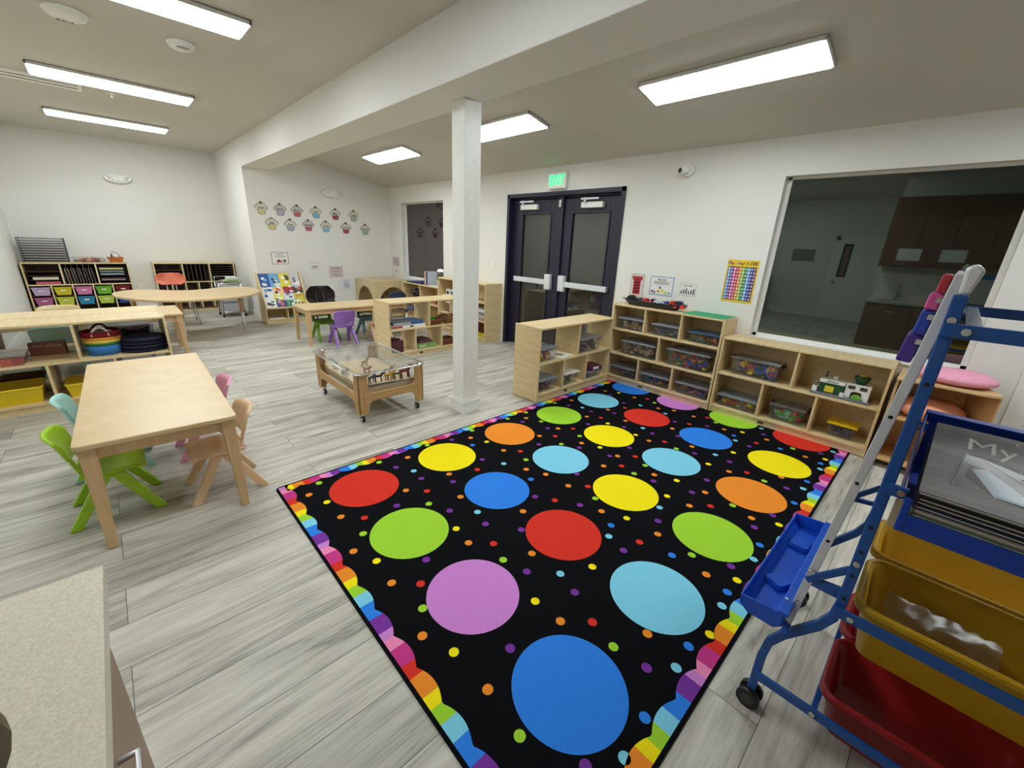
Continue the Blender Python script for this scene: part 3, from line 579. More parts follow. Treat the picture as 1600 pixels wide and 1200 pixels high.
# low unit under the window
Z2 = RH + .4065
CL2 = clear('clear_lid', (225, 222, 216), .12, .15, .22, (200, 194, 186))
lidbox('storage_box', 'wide clear box of bright bricks on the upper left shelf under the window', (-1.075, 4.10, Z2), 0, .40, .20, .155, CL2, [(240, 210, 30), (40, 80, 180), (60, 120, 60), (210, 140, 40), (190, 40, 40), (50, 90, 190)], 'box', 'toy_bricks', 'yellow, blue and red bricks in the wide box under the window', BLACK, n=90, s=.05)
lidbox('storage_box', 'clear lidded box of red and yellow blocks on the bottom left, under the window', (-1.15, 4.09, Zb), 0, .35, .23, .105, LIDP, [(200, 60, 50), (236, 214, 40), (60, 80, 170), (210, 70, 60)], 'box', 'toy_bricks', 'red and yellow blocks in the bottom left box under the window', n=60, s=.05)
lidbox('storage_box', 'clear handled box of green and red tiles on the bottom middle shelf under the window', (-.74, 4.11, Zb), 0, .27, .20, .14, CL2, [(140, 210, 90), (220, 70, 80), (150, 220, 180), (230, 90, 90), (110, 190, 80)], 'box', 'toy_tiles', 'green and red tiles in the handled box', BLACK, n=50, s=.055)
lidbox('storage_box', 'small clear box with a bright yellow lid on the bottom right shelf under the window', (-.345, 4.12, Zb), 0, .19, .16, .11, mat('yellow_lid', (230, 194, 20), .4), [(90, 86, 100), (60, 56, 70), (130, 126, 140)], 'stick', 'toy_pieces', 'dark grey pieces in the yellow-lidded box', n=50, s=.03)
# green and white toy garage
DKG = mat('dark_green_plastic', (28, 84, 52), .35); LTG = mat('light_green_plastic', (110, 180, 70), .35); GREY = mat('grey_plastic', (112, 116, 122), .45); YEL = mat('bright_yellow', (226, 206, 50), .4)
t = thing('toy_garage', 'green and white toy garage playset on the upper right shelf under the window', 'toy', (-.41, 4.09, Z2))
MB().box(-.21, 0, 0, .18, .18, .018, GREY).build('base', t, bevel=.003)
b = MB(); b.box(-.16, .03, .018, .0, .14, .105, DKG); b.box(-.12, .026, .03, -.06, .031, .08, YEL); b.box(-.165, .024, .105, .005, .15, .13, WHITE)
b.text('SERVICE', .022, mats_at((-.08, .0235, .118), FY), DKG); b.build('workshop', t, bevel=.003)
b = MB(); b.prism([(.01, .018), (.05, .018), (.05, .062), (.065, .075), (.105, .075), (.12, .062), (.12, .018), (.165, .018), (.165, .135), (.01, .135)], 'y', .04, .15, WHITE)
for x in (.025, .10): b.box(x, .036, .095, x + .045, .041, .122, mat('dark_window', (70, 60, 54), .4))
b.build('tower', t, bevel=.002)
b = MB(); b.lathe([(.03, 0), (.05, .04), (.055, .06), (.03, .065)], (.09, .095, .135), DKG, 8); b.box(.07, .08, .2, .11, .11, .208, YEL); b.build('roof_pod', t)
b = MB(); b.prism([(.065, .018), (.12, .018), (.125, .035), (.108, .055), (.078, .055), (.06, .035)], 'y', .02, .038, LTG); b.build('toy_car', t, bevel=.003)
b = MB(); b.cyl((-.19, .05, .018), (-.19, .05, .11), .006, GREY); b.box(-.205, .03, .018, -.17, .08, .06, WHITE); b.cyl((-.14, .12, .13), (-.14, .12, .18), .006, mat('steel_blue', (70, 90, 120), .4)); b.box(-.09, .09, .13, -.06, .12, .155, WHITE); b.box(-.015, .02, .018, .012, .035, .05, WHITE); b.box(.14, .02, .018, .165, .035, .05, WHITE); b.build('fittings', t)
# open unit C
def C(y, z, d=.02): return (-2.575 - d + .01, y, z + RH)
lidbox('storage_box', 'clear lidded box of yellow pieces on the upper shelf of the rug-end unit', C(3.005, .3915), HP, .25, .24, .125, LIDP, [(230, 190, 60), (190, 60, 50), (240, 220, 140), (110, 50, 60)], 'ball', 'toy_food', 'yellow and red pieces in the upper left box of the rug-end unit', s=.05)
lidbox('storage_box', 'clear lidded box of purple pieces on the upper right of the rug-end unit', C(3.685, .3915), HP, .37, .25, .145, LIDP, [(110, 70, 100), (80, 50, 90), (140, 90, 110), (60, 50, 70)], 'stick', 'toy_pieces', 'purple pieces in the upper right box of the rug-end unit', n=70)
lidbox('storage_box', 'clear lidded box of purple and red pieces on the lower left of the rug-end unit', C(3.02, .0745), HP, .27, .24, .12, LIDP, [(130, 50, 90), (90, 40, 110), (170, 90, 60), (150, 60, 90)], 'stick', 'toy_pieces', 'purple and red pieces in the lower left box of the rug-end unit')
lidbox('storage_box', 'clear box with spotted white lid, lower middle of the rug-end unit', C(3.40, .0745), HP, .24, .22, .12, mat('spotted_white', (228, 224, 214), .5, noise=.25, nscale=45), [(210, 170, 110), (90, 90, 100), (60, 100, 90), (190, 120, 70)], 'ball', 'toy_animals', 'small tan figures in the spotted-lid box', s=.04)
lidbox('storage_box', 'shallow clear box under a maroon box on the lower right of the rug-end unit', C(3.82, .0745), HP, .25, .22, .06, LIDP, [(150, 170, 190), (110, 120, 150)], 'stick', 'toy_pieces', 'pale blue pieces in the shallow box')
b = MB(); MAR = mat('maroon', (100, 28, 60), .5); b.box(-.10, .01, 0, .10, .19, .045, MAR); b.box(-.04, .007, .006, .05, .012, .036, PAPER); o = b.build('game_box', bevel=.002); o.location = C(3.84, .154); o.rotation_euler = (0, 0, HP - .15); tag(o, 'maroon game box lying on the shallow clear box', 'box')
o = flat('sheet_book', 'white picture leaflet lying next to the yellow-piece box', 'paper', -2.80, 3.17, RH + .3915, -2.585, 3.40, RH + .398, PAPER, rz=.2)
b = MB(); b.disc((0, 0, .0072), .05, mat('olive_print', (150, 140, 80), .6), 12); oo = b.build('print', o); oo['label'] = 'olive printed picture'

# things on the tall unit
t = thing('toy_tray', 'long black tray of toy vehicles on the tall shelf unit', 'tray', (-2.20, 4.20, RH + .898)); b = MB()
def boat(u, v):
    a = 2 * pi * u; s = .8 + .2 * v; sx = (1 if abs(cos(a)) < 1 else 1); r = (abs(cos(a)) ** 4 + abs(sin(a)) ** 4) ** -.25
    return (.33 * r * cos(a) * (.82 + .18 * v), .10 * r * sin(a) * (.75 + .25 * v), .006 + .055 * v)
b.grid(boat, 40, 4, BLACK, closed_u=True); b.build('tray_wall', t, solid=.004)
b = MB(); b.prism([boat(k / 40, .3)[:2] for k in range(40)], 'z', .018, .026, BLACK); b.build('tray_floor', t)
b = MB()
for s in (-1, 1): b.box(s * .30, -.03, .055, s * .37, .03, .062, BLACK)
b.build('handle', t, bevel=.003)
def toycar(x, y, z, rz, c1, c2, label, big=1.0):
    t = thing('toy_car', label, 'toy', (x, y, z), rz, 'toy vehicles in the black tray'); m1, m2 = mat('car_%d_%d_%d' % c1, c1, .3), mat('car_%d_%d_%d' % c2, c2, .3); k = big
    b = MB(); b.prism([(-.035 * k, .012), (.038 * k, .012), (.04 * k, .026 * k), (.02 * k, .03 * k), (.01 * k, .045 * k), (-.018 * k, .045 * k), (-.034 * k, .032 * k)], 'y', -.017 * k, .017 * k, m1); b.build('car_body', t, bevel=.003)
    for sx in (-.022, .022):
        for sy in (-1, 1): MB().cyl((sx * k, sy * .013 * k, .013 * k), (sx * k, sy * .023 * k, .013 * k), .013 * k, m2, n=12).build('wheel', t)
zz = RH + .898 + .027
for i, (x, y, rz, c1, c2, lab, k) in enumerate([(-2.44, 4.19, .2, (24, 28, 26), (20, 20, 20), 'black toy truck at the left end of the tray', 1.5), (-2.35, 4.23, .5, (60, 84, 110), (30, 30, 30), 'slate blue toy car next to the black truck', 1.1),
        (-2.27, 4.19, 1.2, (190, 40, 36), (230, 226, 222), 'red and white toy car left of the middle of the tray', 1.2), (-2.19, 4.22, -.4, (60, 20, 26), (200, 40, 40), 'dark toy car with red wheels in the middle of the tray', 1.2), (-2.12, 4.17, .3, (206, 212, 224), (40, 60, 120), 'white toy car with blue wheels in the tray', 1.3),
        (-2.04, 4.21, 1.0, (40, 70, 140), (220, 220, 225), 'blue toy car right of the white one in the tray', 1.1), (-1.97, 4.22, .6, (220, 70, 30), (30, 26, 26), 'orange toy car with black wheels in the tray', 1.35), (-1.89, 4.18, .1, (30, 40, 70), (224, 60, 36), 'navy toy car with big red wheels at the right end of the tray', 1.5)]):
    toycar(x, y - .01, zz, rz, c1, c2, lab, k * 1.12)
t = thing('building_plate', 'green studded building plate on the right end of the tall shelf unit', 'toy', (-1.60, 4.21, RH + .898)); GP = mat('plate_green', (58, 168, 122), .4)
MB().box(-.205, -.14, 0, .205, .14, .005, GP).build('plate', t); b = MB()
for i in range(16):
    for j in range(11): x, y = -.192 + .0256 * i, -.128 + .0256 * j; b.box(x - .006, y - .006, .005, x + .006, y + .006, .008, GP)
b.build('studs', t)

# ------------------------------------------------------------------ posters
def poster(name, label, plane, a0, a1, z0, z1, bg, border=None, bw=.01, items=(), cat='poster', grid=None, name2=None):
    t = thing(name, label, cat); b = MB()
    def bx(b, u0, u1, v0, v1, d0, d1, m):
        if plane == 'y': b.box(u0, YW - d1, v0, u1, YW - d0, v1, m)
        else: b.box(XF + d0, u0, v0, XF + d1, u1, v1, m)
    bx(b, a0, a1, z0, z1, .001, .003, border or bg)
    if border: bx(b, a0 + bw, a1 - bw, z0 + bw, z1 - bw, .003, .0034, bg)
    b.build('sheet', t)
    b = MB(); any_ = False
    for it in items:
        any_ = True; k = it[0]
        if k == 'box': _, u0, u1, v0, v1, m = it; bx(b, u0, u1, v0, v1, .0034, .0042, m)
        elif k == 'disc':
            _, u, v, r, m = it
            b.disc((u, YW - .0042, v) if plane == 'y' else (XF + .0042, u, v), r, m, 16, 'y' if plane == 'y' else 'x')
        elif k == 'text':
            _, s, u, v, sz, m = it[:6]; b.text(s, sz, mats_at((u, YW - .0045, v), FY) if plane == 'y' else mats_at((XF + .0045, u, v), FX), m, .0004, it[6] if len(it) > 6 else 1, True)
    if any_: b.build('print', t)
    else: b.bm.free()
    return t
INK = mat('black_ink', (40, 38, 42), .6); BRD = mat('print_red', (170, 40, 54), .6); SKYB = mat('pale_blue_border', (150, 176, 198), .6)
def pm(rgb): return mat('print_%d_%d_%d' % rgb, rgb, .6)
# number chart
a0, a1, zb, ztp = -1.578, -1.300, 1.043, 1.436
it = [('text', 'N', a0 + .022, ztp - .03, .042, pm((120, 50, 130))), ('text', 'u', a0 + .046, ztp - .033, .04, pm((40, 40, 60))), ('text', 'm', a0 + .072, ztp - .033, .036, pm((225, 170, 90))), ('text', 'b', a0 + .104, ztp - .03, .042, pm((90, 90, 180))), ('text', 'e', a0 + .127, ztp - .033, .04, pm((70, 70, 60))), ('text', 'r', a0 + .147, ztp - .033, .04, pm((60, 60, 50))),
      ('text', '1-100', a0 + .216, ztp - .03, .044, pm((40, 40, 60))), ('box', a0 + .012, a1 - .012, zb + .018, ztp - .062, INK)]
cc = [(120, 170, 230), (110, 60, 150), (226, 110, 180), (214, 50, 60), (236, 150, 70), (170, 206, 80), (60, 130, 60), (130, 190, 240), (50, 70, 170), (120, 60, 110)]
gw, gh = (a1 - a0 - .03) / 10, (ztp - .066 - zb - .022) / 10
for i in range(10):
    for j in range(10):
        u, v = a0 + .0155 + gw * i, zb + .021 + gh * j; c = cc[i]
        it.append(('box', u + .001, u + gw - .001, v + .001, v + gh - .001, pm(c)))
        it.append(('box', u + gw * .28, u + gw * .75, v + gh * .28, v + gh * .72, pm((236, 236, 236) if (i + j) % 2 else (200, 214, 226))))
# the white cells sit a hair above the coloured ones
t = thing('number_chart', 'yellow number chart on the wall between the tall shelf and the window', 'poster'); b = MB(); b.box(a0, YW - .003, zb, a1, YW - .001, ztp, pm((236, 200, 40))); b.build('sheet', t)
b = MB()
for q in it:
    if q[0] == 'text': b.text(q[1], q[4], mats_at((q[2], YW - .0042, q[3]), FY), q[5], .0004, 1, True)
    else:
        d = .0036 if q[5] is INK else (.0042 if (q[2] - q[1]) > gw * .7 else .0048)
        b.box(q[1], YW - d, q[3], q[2], YW - .003, q[4], q[5])
b.build('print', t)
poster('poster', 'small poster with a dark red shirt-like print left of the blue-bordered one', 'y', -2.60, -2.435, .965, 1.225, pm((214, 206, 200)), pm((170, 150, 150)), .006,
       [('box', -2.585, -2.455, 1.16, 1.20, BRD), ('box', -2.565, -2.475, 1.0, 1.165, BRD)] + [('box', -2.555 + .024 * (k % 3), -2.54 + .024 * (k % 3), 1.02 + .034 * (k // 3), 1.04 + .034 * (k // 3), pm((220, 190, 190))) for k in range(12)])
poster('poster', 'blue-bordered BLOCKS poster above the toy tray', 'y', -2.36, -2.085, 1.018, 1.22, PAPER, SKYB, .012,
       [('text', 'BLOCKS', -2.222, 1.185, .026, INK), ('text', 'We build with blocks and shapes.', -2.222, 1.160, .0135, INK), ('text', 'We share and stack them high.', -2.222, 1.143, .0135, INK)] +
       [('disc', x, z, r, pm(c)) for x, z, r, c in ((-2.325, 1.055, .014, (150, 60, 80)), (-2.295, 1.048, .014, (70, 120, 90)), (-2.25, 1.06, .016, (210, 150, 60)), (-2.205, 1.07, .018, (210, 204, 70)), (-2.165, 1.05, .018, (190, 200, 90)), (-2.125, 1.05, .014, (120, 160, 190)), (-2.235, 1.10, .015, (110, 130, 170)))])
poster('poster', 'small white sheet with black pictograms right of the blue-bordered poster', 'y', -2.01, -1.84, 1.05, 1.172, PAPER, pm((160, 156, 150)), .003,
       [('text', 'Classroom Rules', -1.925, 1.15, .014, INK)] + [('box', -1.995 + .026 * k, -1.982 + .026 * k, 1.065, 1.085 + .012 * (k % 3), INK) for k in range(6)] + [('disc', -1.988 + .026 * k, 1.094 + .012 * (k % 3), .007, INK) for k in range(6)])
poster('poster', 'white reading-area poster with a grey border above the bookshelf', 'x', 2.104, 2.376, .972, 1.173, PAPER, pm((110, 104, 116)), .008,
       [('text', 'READING', 2.24, 1.135, .026, INK), ('text', 'We look at books and tell stories.', 2.24, 1.108, .0135, INK), ('text', 'We read together every day.', 2.24, 1.092, .0135, INK), ('disc', 2.215, 1.025, .025, BRD), ('disc', 2.195, 1.012, .016, BRD), ('box', 2.235, 2.262, 1.0, 1.03, BRD), ('box', 2.285, 2.33, 1.0, 1.05, pm((100, 120, 100)))])
poster('poster', 'small sheet with three black figures on the wall below the cupcakes', 'x', 2.74, 2.91, .88, 1.004, PAPER, pm((150, 146, 144)), .004,
       [('text', 'Friends', 2.825, .983, .014, INK)] + [('box', 2.775 + .038 * k, 2.788 + .038 * k, .895, .93, INK) for k in range(3)] + [('disc', 2.781 + .038 * k, .94, .009, INK) for k in range(3)])
poster('poster', 'lilac sheet of two number rows on the wall below the cupcakes', 'x', 3.072, 3.33, .722, .925, pm((206, 188, 196)), pm((176, 160, 170)), .004,
       [('text', 'SIGN NUMBERS', 3.20, .895, .024, pm((110, 90, 100))), ('text', '1 2 3 4 5', 3.20, .835, .034, pm((90, 80, 90))), ('text', '6 7 8 9 10', 3.20, .77, .034, pm((90, 80, 90)))])
t = poster('poster', 'white sheet with a blue spiral beside the arched cabinet', 'x', 3.235, 3.512, .472, .675, pm((222, 222, 226)), pm((180, 196, 210)), .004)
b = MB(); b.tube([(XF + .006, 3.385 + (.006 + .060 * a / 16) * cos(a), .562 + (.006 + .062 * a / 16) * sin(a)) for a in [k * .25 for k in range(64)]], .0032, pm((70, 84, 160)), 6); b.text('Breathe and trace', .02, mats_at((XF + .005, 3.38, .655), FX), INK, .0004); b.build('spiral_print', t)
poster('poster', 'small lilac sheet of faces on the wall left of the far window', 'y', -8.245, -7.985, .945, 1.13, pm((198, 186, 194)), None, 0, [('disc', -8.2 + .055 * (k % 4), .985 + .045 * (k // 4), .013, pm([(150, 60, 70), (90, 80, 90), (120, 140, 110)][k % 3])) for k in range(12)])
poster('poster', 'tiny white sheet with one figure below the lilac face sheet', 'y', -8.2, -8.02, .797, .916, PAPER, pm((190, 188, 186)), .003, [('box', -8.125, -8.10, .825, .86, INK), ('disc', -8.112, .872, .012, INK)])
# cupcakes
FROST = pm((206, 208, 190)); FR2 = pm((196, 186, 186)); CH = pm((110, 48, 56)); OUT = pm((96, 100, 92)); LAM = mat('laminate_film', (222, 222, 214), .18)
MON = [('January', 2.055, 1.874, (206, 196, 146)), ('February', 2.342, 1.873, (166, 166, 196)), ('March', 2.614, 1.872, (186, 96, 108)), ('April', 2.932, 1.872, (120, 172, 206)), ('May', 3.282, 1.867, (160, 60, 82)), ('June', 3.631, 1.863, (160, 176, 156)),
       ('July', 2.182, 1.640, (212, 192, 130)), ('August', 2.476, 1.633, (158, 162, 194)), ('September', 2.778, 1.644, (184, 96, 108)), ('October', 3.088, 1.641, (126, 178, 212)), ('November', 3.462, 1.633, (164, 66, 88)), ('December', 3.847, 1.628, (156, 174, 158))]
def outline(k, e=0):
    S = 1
    fr = [(-.098 - e, .004), (-.098 - e, .020), (-.086 - e * .7, .036 + e * .7), (-.068 - e * .5, .048 + e), (-.056, .064 + e), (-.034, .078 + e), (0, .084 + e), (.034, .078 + e), (.056, .064 + e), (.068 + e * .5, .048 + e), (.086 + e * .7, .036 + e * .7), (.098 + e, .020), (.098 + e, .004), (.086 + e, -.012 - e * .5), (.062, -.018), (.03, -.024), (0, -.018), (-.03, -.024), (-.062, -.018), (-.086 - e, -.012 - e * .5)]
    cup = [(-.064 - e, -.014), (-.050 - e, -.076 - e), (-.036, -.092 - e), (.036, -.092 - e), (.050 + e, -.076 - e), (.064 + e, -.014)]
    return fr, cup
for mth, y, z, c in MON:
    t = thing('cupcake_cutout', 'paper cupcake cutout lettered %s on the far wall' % mth, 'decoration', (XF, y, z), 0, 'month cupcakes on the far wall')
    fr, cup = outline(0, .012); b = MB(); b.prism(fr, 'x', .001, .0018, LAM); b.prism(cup, 'x', .001, .0018, LAM); b.cyl((.001, 0, .082), (.0018, 0, .082), .03, LAM, n=16); b.build('backing', t)
    fr, cup = outline(0, .003); f2, c2 = outline(0, 0); b = MB(); b.prism(cup, 'x', .0018, .0024, OUT); b.prism([(p[0] * .93, p[1] * .96) for p in c2], 'x', .0024, .0030, pm(c)); b.build('cup', t)
    b = MB(); b.prism(fr, 'x', .0030, .0034, OUT); b.prism([(p[0] * .95, p[1] * .93) for p in f2], 'x', .0034, .0040, FR2 if mth in ('March', 'September', 'February') else FROST); b.text(mth, .062 if len(mth) < 5 else .044, mats_at((.0044, 0, .008), FX), INK, .0004, .9 if len(mth) < 6 else .74, True); b.build('frosting', t)
    if mth != 'July':
        b = MB(); b.cyl((.0034, 0, .088), (.0052, 0, .088), .020, OUT, n=16); b.cyl((.0052, 0, .088), (.0056, 0, .088), .017, CH, n=16); b.build('cherry', t)

# ------------------------------------------------------------------ tables
def table(label, loc, rz, w, d, h, name='classroom_table', apron=True):
    t = thing(name, label, 'table', loc, rz); b = MB(); b.prism(rrect(-w / 2, -d / 2, w / 2, d / 2, .03), 'z', h - .026, h, TABLEW); b.build('tabletop', t, bevel=.006, seg=3)
    s = .062
    for sx in (-1, 1):
        for sy in (-1, 1):
            x, y = sx * (w / 2 - .045), sy * (d / 2 - .045); k = .6; b = MB(); q = s / 2
            top = [(x - q, y - q), (x + q, y - q), (x + q, y + q), (x - q, y + q)]; bo = [(x + sx * .012 - q * k, y + sy * .012 - q * k), (x + sx * .012 + q * k, y + sy * .012 - q * k), (x + sx * .012 + q * k, y + sy * .012 + q * k), (x + sx * .012 - q * k, y + sy * .012 + q * k)]
            b.add([(*p, .0) for p in bo] + [(*p, h - .026) for p in top], [(3, 2, 1, 0), (4, 5, 6, 7), (0, 1, 5, 4), (1, 2, 6, 5), (2, 3, 7, 6), (3, 0, 4, 7)], LEGW); b.build('leg', t, bevel=.004)
    for sy in (-1, 1): MB().box(-w / 2 + .07, sy * (d / 2 - .03), h - .085, w / 2 - .07, sy * (d / 2 - .045), h - .027, LEGW).build('apron', t, bevel=.002)
    for sx in (-1, 1): MB().box(sx * (w / 2 - .03), -d / 2 + .07, h - .085, sx * (w / 2 - .045), d / 2 - .07, h - .027, LEGW).build('apron', t, bevel=.002)
    return t
table('nearest small wooden table with four small chairs around it', (-3.255, .052, 0), rad(-1.2), 1.58, .625, .56)
table('wooden table behind the sand table with small chairs', (-6.275, 2.61, 0), HP, 1.56, .60, .52)
table('wooden table behind the back-to-back shelves', (-6.56, -.25, 0), HP, 1.58, .74, .545)
# kidney table
t = thing('kidney_table', 'kidney-shaped wooden table in front of the cubby shelves', 'table', (0, 0, 0))
kp = [(-8.119, -.018), (-8.36, .12), (-8.40, .30), (-8.28, .50), (-8.13, .70), (-8.12, .88), (-8.2, 1.08), (-8.38, 1.28), (-8.43, 1.5), (-8.25, 1.68), (-7.95, 1.74), (-7.65, 1.69), (-7.35, 1.56), (-7.13, 1.36), (-6.98, 1.08), (-6.94, .76), (-7.0, .48), (-7.2, .24), (-7.5, .06), (-7.82, -.03)]
def smooth_poly(P, n=5):
    out = []; N = len(P)
    for i in range(N):
        p0, p1, p2, p3 = (V((*P[(i + k - 1) % N], 0)) for k in range(4))
        for k in range(n):
            u = k / n; q = .5 * ((2 * p1) + (-p0 + p2) * u + (2 * p0 - 5 * p1 + 4 * p2 - p3) * u * u + (-p0 + 3 * p1 - 3 * p2 + p3) * u ** 3); out.append((q.x, q.y))
    return out
b = MB(); b.prism(smooth_poly(kp), 'z', .572, .60, TABLEW); b.build('tabletop', t, bevel=.005)
for x, y in ((-7.60, 1.40), (-8.2, 1.50), (-7.35, .62), (-8.18, .16)):
    b = MB(); b.cyl((x, y, .572), (x, y, .30), .032, LEGW, .026, 14); b.cyl((x, y, .30), (x, y, .03), .017, ALU, .015, 12); b.cyl((x, y, .03), (x, y, 0), .024, mat('tan_glide', (190, 170, 140), .5), n=12); b.build('leg', t)

# ------------------------------------------------------------------ small one-piece chairs (local: faces +y, seat 0.27 high)
def kid_chair(label, loc, rz, rgb, legm=None, name='kid_chair', sc_=1.0, rough=.35):
    m = mat('chair_%d_%d_%d' % rgb, rgb, rough); lm = legm or m; t = thing(name, label, 'chair', loc, rz, 'small one-piece chairs'); t.scale = (sc_,) * 3
    b = MB()
    def seatf(u, v):
        x = (u - .5) * (.30 - .03 * v); y = -.11 + .26 * v; e = abs(2 * u - 1)
        return (x, y, .268 + .010 * e ** 3 - .014 * sin(pi * min(1, v * 1.1)) * (1 - e * .6) - .030 * max(0, v - .8) ** 1 * 2.2)
    b.grid(seatf, 12, 10, m); b.build('seat', t, solid=.020, bevel=.004)
    b = MB()
    def backf(u, v):
        e = 2 * u - 1; wd = .135 + .018 * v - .03 * max(0, v - .82) * (abs(e) > .9)
        x = e * wd; y = -.112 - .075 * v + .040 * e * e * (.6 + .6 * v); z = .275 + .225 * v - .020 * abs(e) ** 5 * (v > .5)
        if v > .93: y -= .012
        return (x, y, z)
    b.grid(backf, 14, 12, m, skip=lambda i, j: 2 <= i <= 11 and 1 <= j <= 2); b.build('backrest', t, solid=.016, bevel=.004)
    for s in (-1, 1):
        for q in (1, -1):
            b = MB(); top = V((s * .112, .022 * q + .006, .256)); foot = V((s * .146, .168 if q > 0 else -.174, 0)); hw, hd = .017, .024
            T0 = [top + V((a * hw * 1.1, c * hd * 1.2, 0)) for a, c in ((-1, -1), (1, -1), (1, 1), (-1, 1))]; T1 = [foot + V((a * hw, c * hd, 0)) for a, c in ((-1, -1), (1, -1), (1, 1), (-1, 1))]
            b.add([tuple(v) for v in T1 + T0], [(3, 2, 1, 0), (4, 5, 6, 7), (0, 1, 5, 4), (1, 2, 6, 5), (2, 3, 7, 6), (3, 0, 4, 7)], lm); b.build('leg', t, bevel=.005)
    return t
GRN, MINT, PINK, TAN, PUR, TEAL = (156, 198, 34), (164, 216, 208), (228, 156, 186), (226, 190, 150), (152, 104, 194), (84, 132, 144)
c0 = kid_chair('lime green small chair pushed under the nearest table', (-2.912, -.205, 0), 0, GRN)
def kc(label, loc, rz, rgb, k=1):
    m = mat('chair_%d_%d_%d' % rgb, rgb, .35); r = dup(c0, label, loc, rz, {MATS['chair_%d_%d_%d' % GRN]: m}); r.scale = (k, k, k)
kc('pale mint small chair behind the lime one at the nearest table', (-3.50, -.205, 0), 0, MINT)
kc('tan small chair at the near right side of the nearest table', (-2.79, .275, 0), pi, TAN)
kc('pink small chair behind the tan one at the nearest table', (-3.42, .29, 0), pi, PINK)
kc('lavender purple small chair in front of the table behind the sand table', (-5.95, 2.295, 0), HP, PUR)
kc('olive green small chair across the table behind the sand table', (-6.37, 2.20, 0), -HP, (112, 160, 26))
kc('slate teal small chair across the table behind the sand table', (-6.34, 2.88, 0), -HP, TEAL)
kc('tan small chair half hidden by the open shelf near the sand table', (-5.90, 2.83, 0), HP, TAN)
kc('mint small chair seen through the left shelf, its back to us', (-6.05, -.51, 0), HP, (150, 206, 196), 1.09)
kc('purple small chair seen through the left shelf behind the rainbow basket', (-6.05, .04, 0), HP, (150, 98, 188), 1.09)
kc('tan small chair with its top showing above the left shelves', (-6.86, -.51, 0), -HP, (206, 186, 140), 1.18)

# adult chairs
def shell_chair(label, loc, rz, rgb, back_h=.80, legm=CHROME, bh=.185):
    t = thing('stacking_chair', label, 'chair', loc, rz); m = mat('shell_%d_%d_%d' % rgb, rgb, .25)
    b = MB(); b.grid(lambda u, v: ((u - .5) * .42, -.17 + .38 * v, .43 + .02 * (2 * u - 1) ** 2 - .02 * sin(pi * v) - .03 * max(0, v - .85) * 3), 10, 10, m); b.build('seat', t, solid=.012, bevel=.004)
    b = MB()
    def bf(u, v):
        a = 2 * u - 1; hh = (1 - abs(2 * v - 1) ** 2.6) ** .38 if 0 < v < 1 else .55
        return (a * (.20 if bh < .2 else .235) * max(hh, .6), -.235 - .03 * v + .05 * a * a, back_h - bh + bh * v)
    b.grid(bf, 12, 8, m); b.build('backrest', t, solid=.012, bevel=.005)
    b = MB()
    for s in (-1, 1): b.tube([(s * .06, -.15, .42), (s * .06, -.235, .46), (s * .06, -.25, back_h - .10)], .009, legm)
    b.build('back_support', t)
    for s in (-1, 1):
        for q in (1, -1):
            b = MB(); b.tube([(s * .14, q * .13, .415), (s * .20, q * .16, .39), (s * .24, q * .21, 0)], .010, legm); b.build('leg', t)
    return t
shell_chair('coral plastic chair with chrome legs behind the kidney table', (-8.62, .70, 0), -HP, (214, 116, 92))
shell_chair('navy plastic chair with chrome legs seen through the open shelf', (-6.05, 3.42, 0), -HP + .3, (44, 58, 84), .66)
shell_chair('black rounded-back chair behind the table near the bookshelf', (-7.02, 2.48, 0), -HP, (24, 20, 22), .69, BLACK, .30)

# ------------------------------------------------------------------ sand table
t = thing('sand_table', 'low wooden sand table on casters with a clear tub and lid', 'table', (-3.585, 1.585, 0)); HX, HY, HT = .475, .305, .45
b = MB()
def frame_side(L, flip):  # profile in (u,z): legs and rail with rounded inner corners
    P = [(-L, .085), (-L + .0, .43), (-L + .085, .43), (-L + .088, .30), (-L + .10, .275), (-L + .13, .262), (L - .13, .262), (L - .10, .275), (L - .088, .30), (L - .085, .43), (L, .43), (L, .085), (L - .085, .085), (L - .09, .15), (L - .105, .178), (L - .135, .19), (-L + .135, .19), (-L + .105, .178), (-L + .09, .15), (-L + .085, .085)]
    return P
for s in (-1, 1):
    b.prism(frame_side(HX, 0), 'y', s * (HY - .018), s * HY, SANDW)
    b.prism(frame_side(HY, 0), 'x', s * (HX - .018), s * HX, SANDW)
b.build('frame', t, bevel=.008)
for sx in (-1, 1):
    for sy in (-1, 1):
        b = MB(); n = 8; x, y = sx * HX, sy * HY; r = .06
        P = [(x - sx * r + sx * (r + .004) * cos(a), y - sy * r + sy * (r + .004) * sin(a)) for a in [pi / 2 * k / n for k in range(n + 1)]] + [(x - sx * (r + .03), y + sy * .004), (x - sx * (r + .03), y - sy * .022), (x - sx * .022, y - sy * (r + .03)), (x + sx * .004, y - sy * (r + .03))][:0]
        P += [(x - sx * r, y - sy * r)]
        b.prism(P, 'z', .085, .42, SANDW); b.build('corner_post', t, bevel=.003)
        b = MB(); cx, cy = x - sx * .045, y - sy * .045
        b.cyl((cx, cy, .085), (cx, cy, .06), .018, CHROME); b.box(cx - .014, cy - .004, .03, cx + .006, cy + .004, .065, CHROME); b.ball((cx - .02, cy - .01, .062), .011, WHITE)
        c_ = b.build('caster', t); b = MB(); b.cyl((cx - .004, cy - .011, .027), (cx - .004, cy + .011, .027), .027, BLACK, n=18); b.cyl((cx - .004, cy - .013, .027), (cx - .004, cy + .013, .027), .012, WHITE, n=12); b.build('wheel', c_)
CL = clear('tub_acrylic', (246, 247, 247), .14, .05, .015)
b = MB()
def rr(hx, hy, r, z, n=6): return [(x, y, z) for x, y in rrect(-hx, -hy, hx, hy, r, n)]
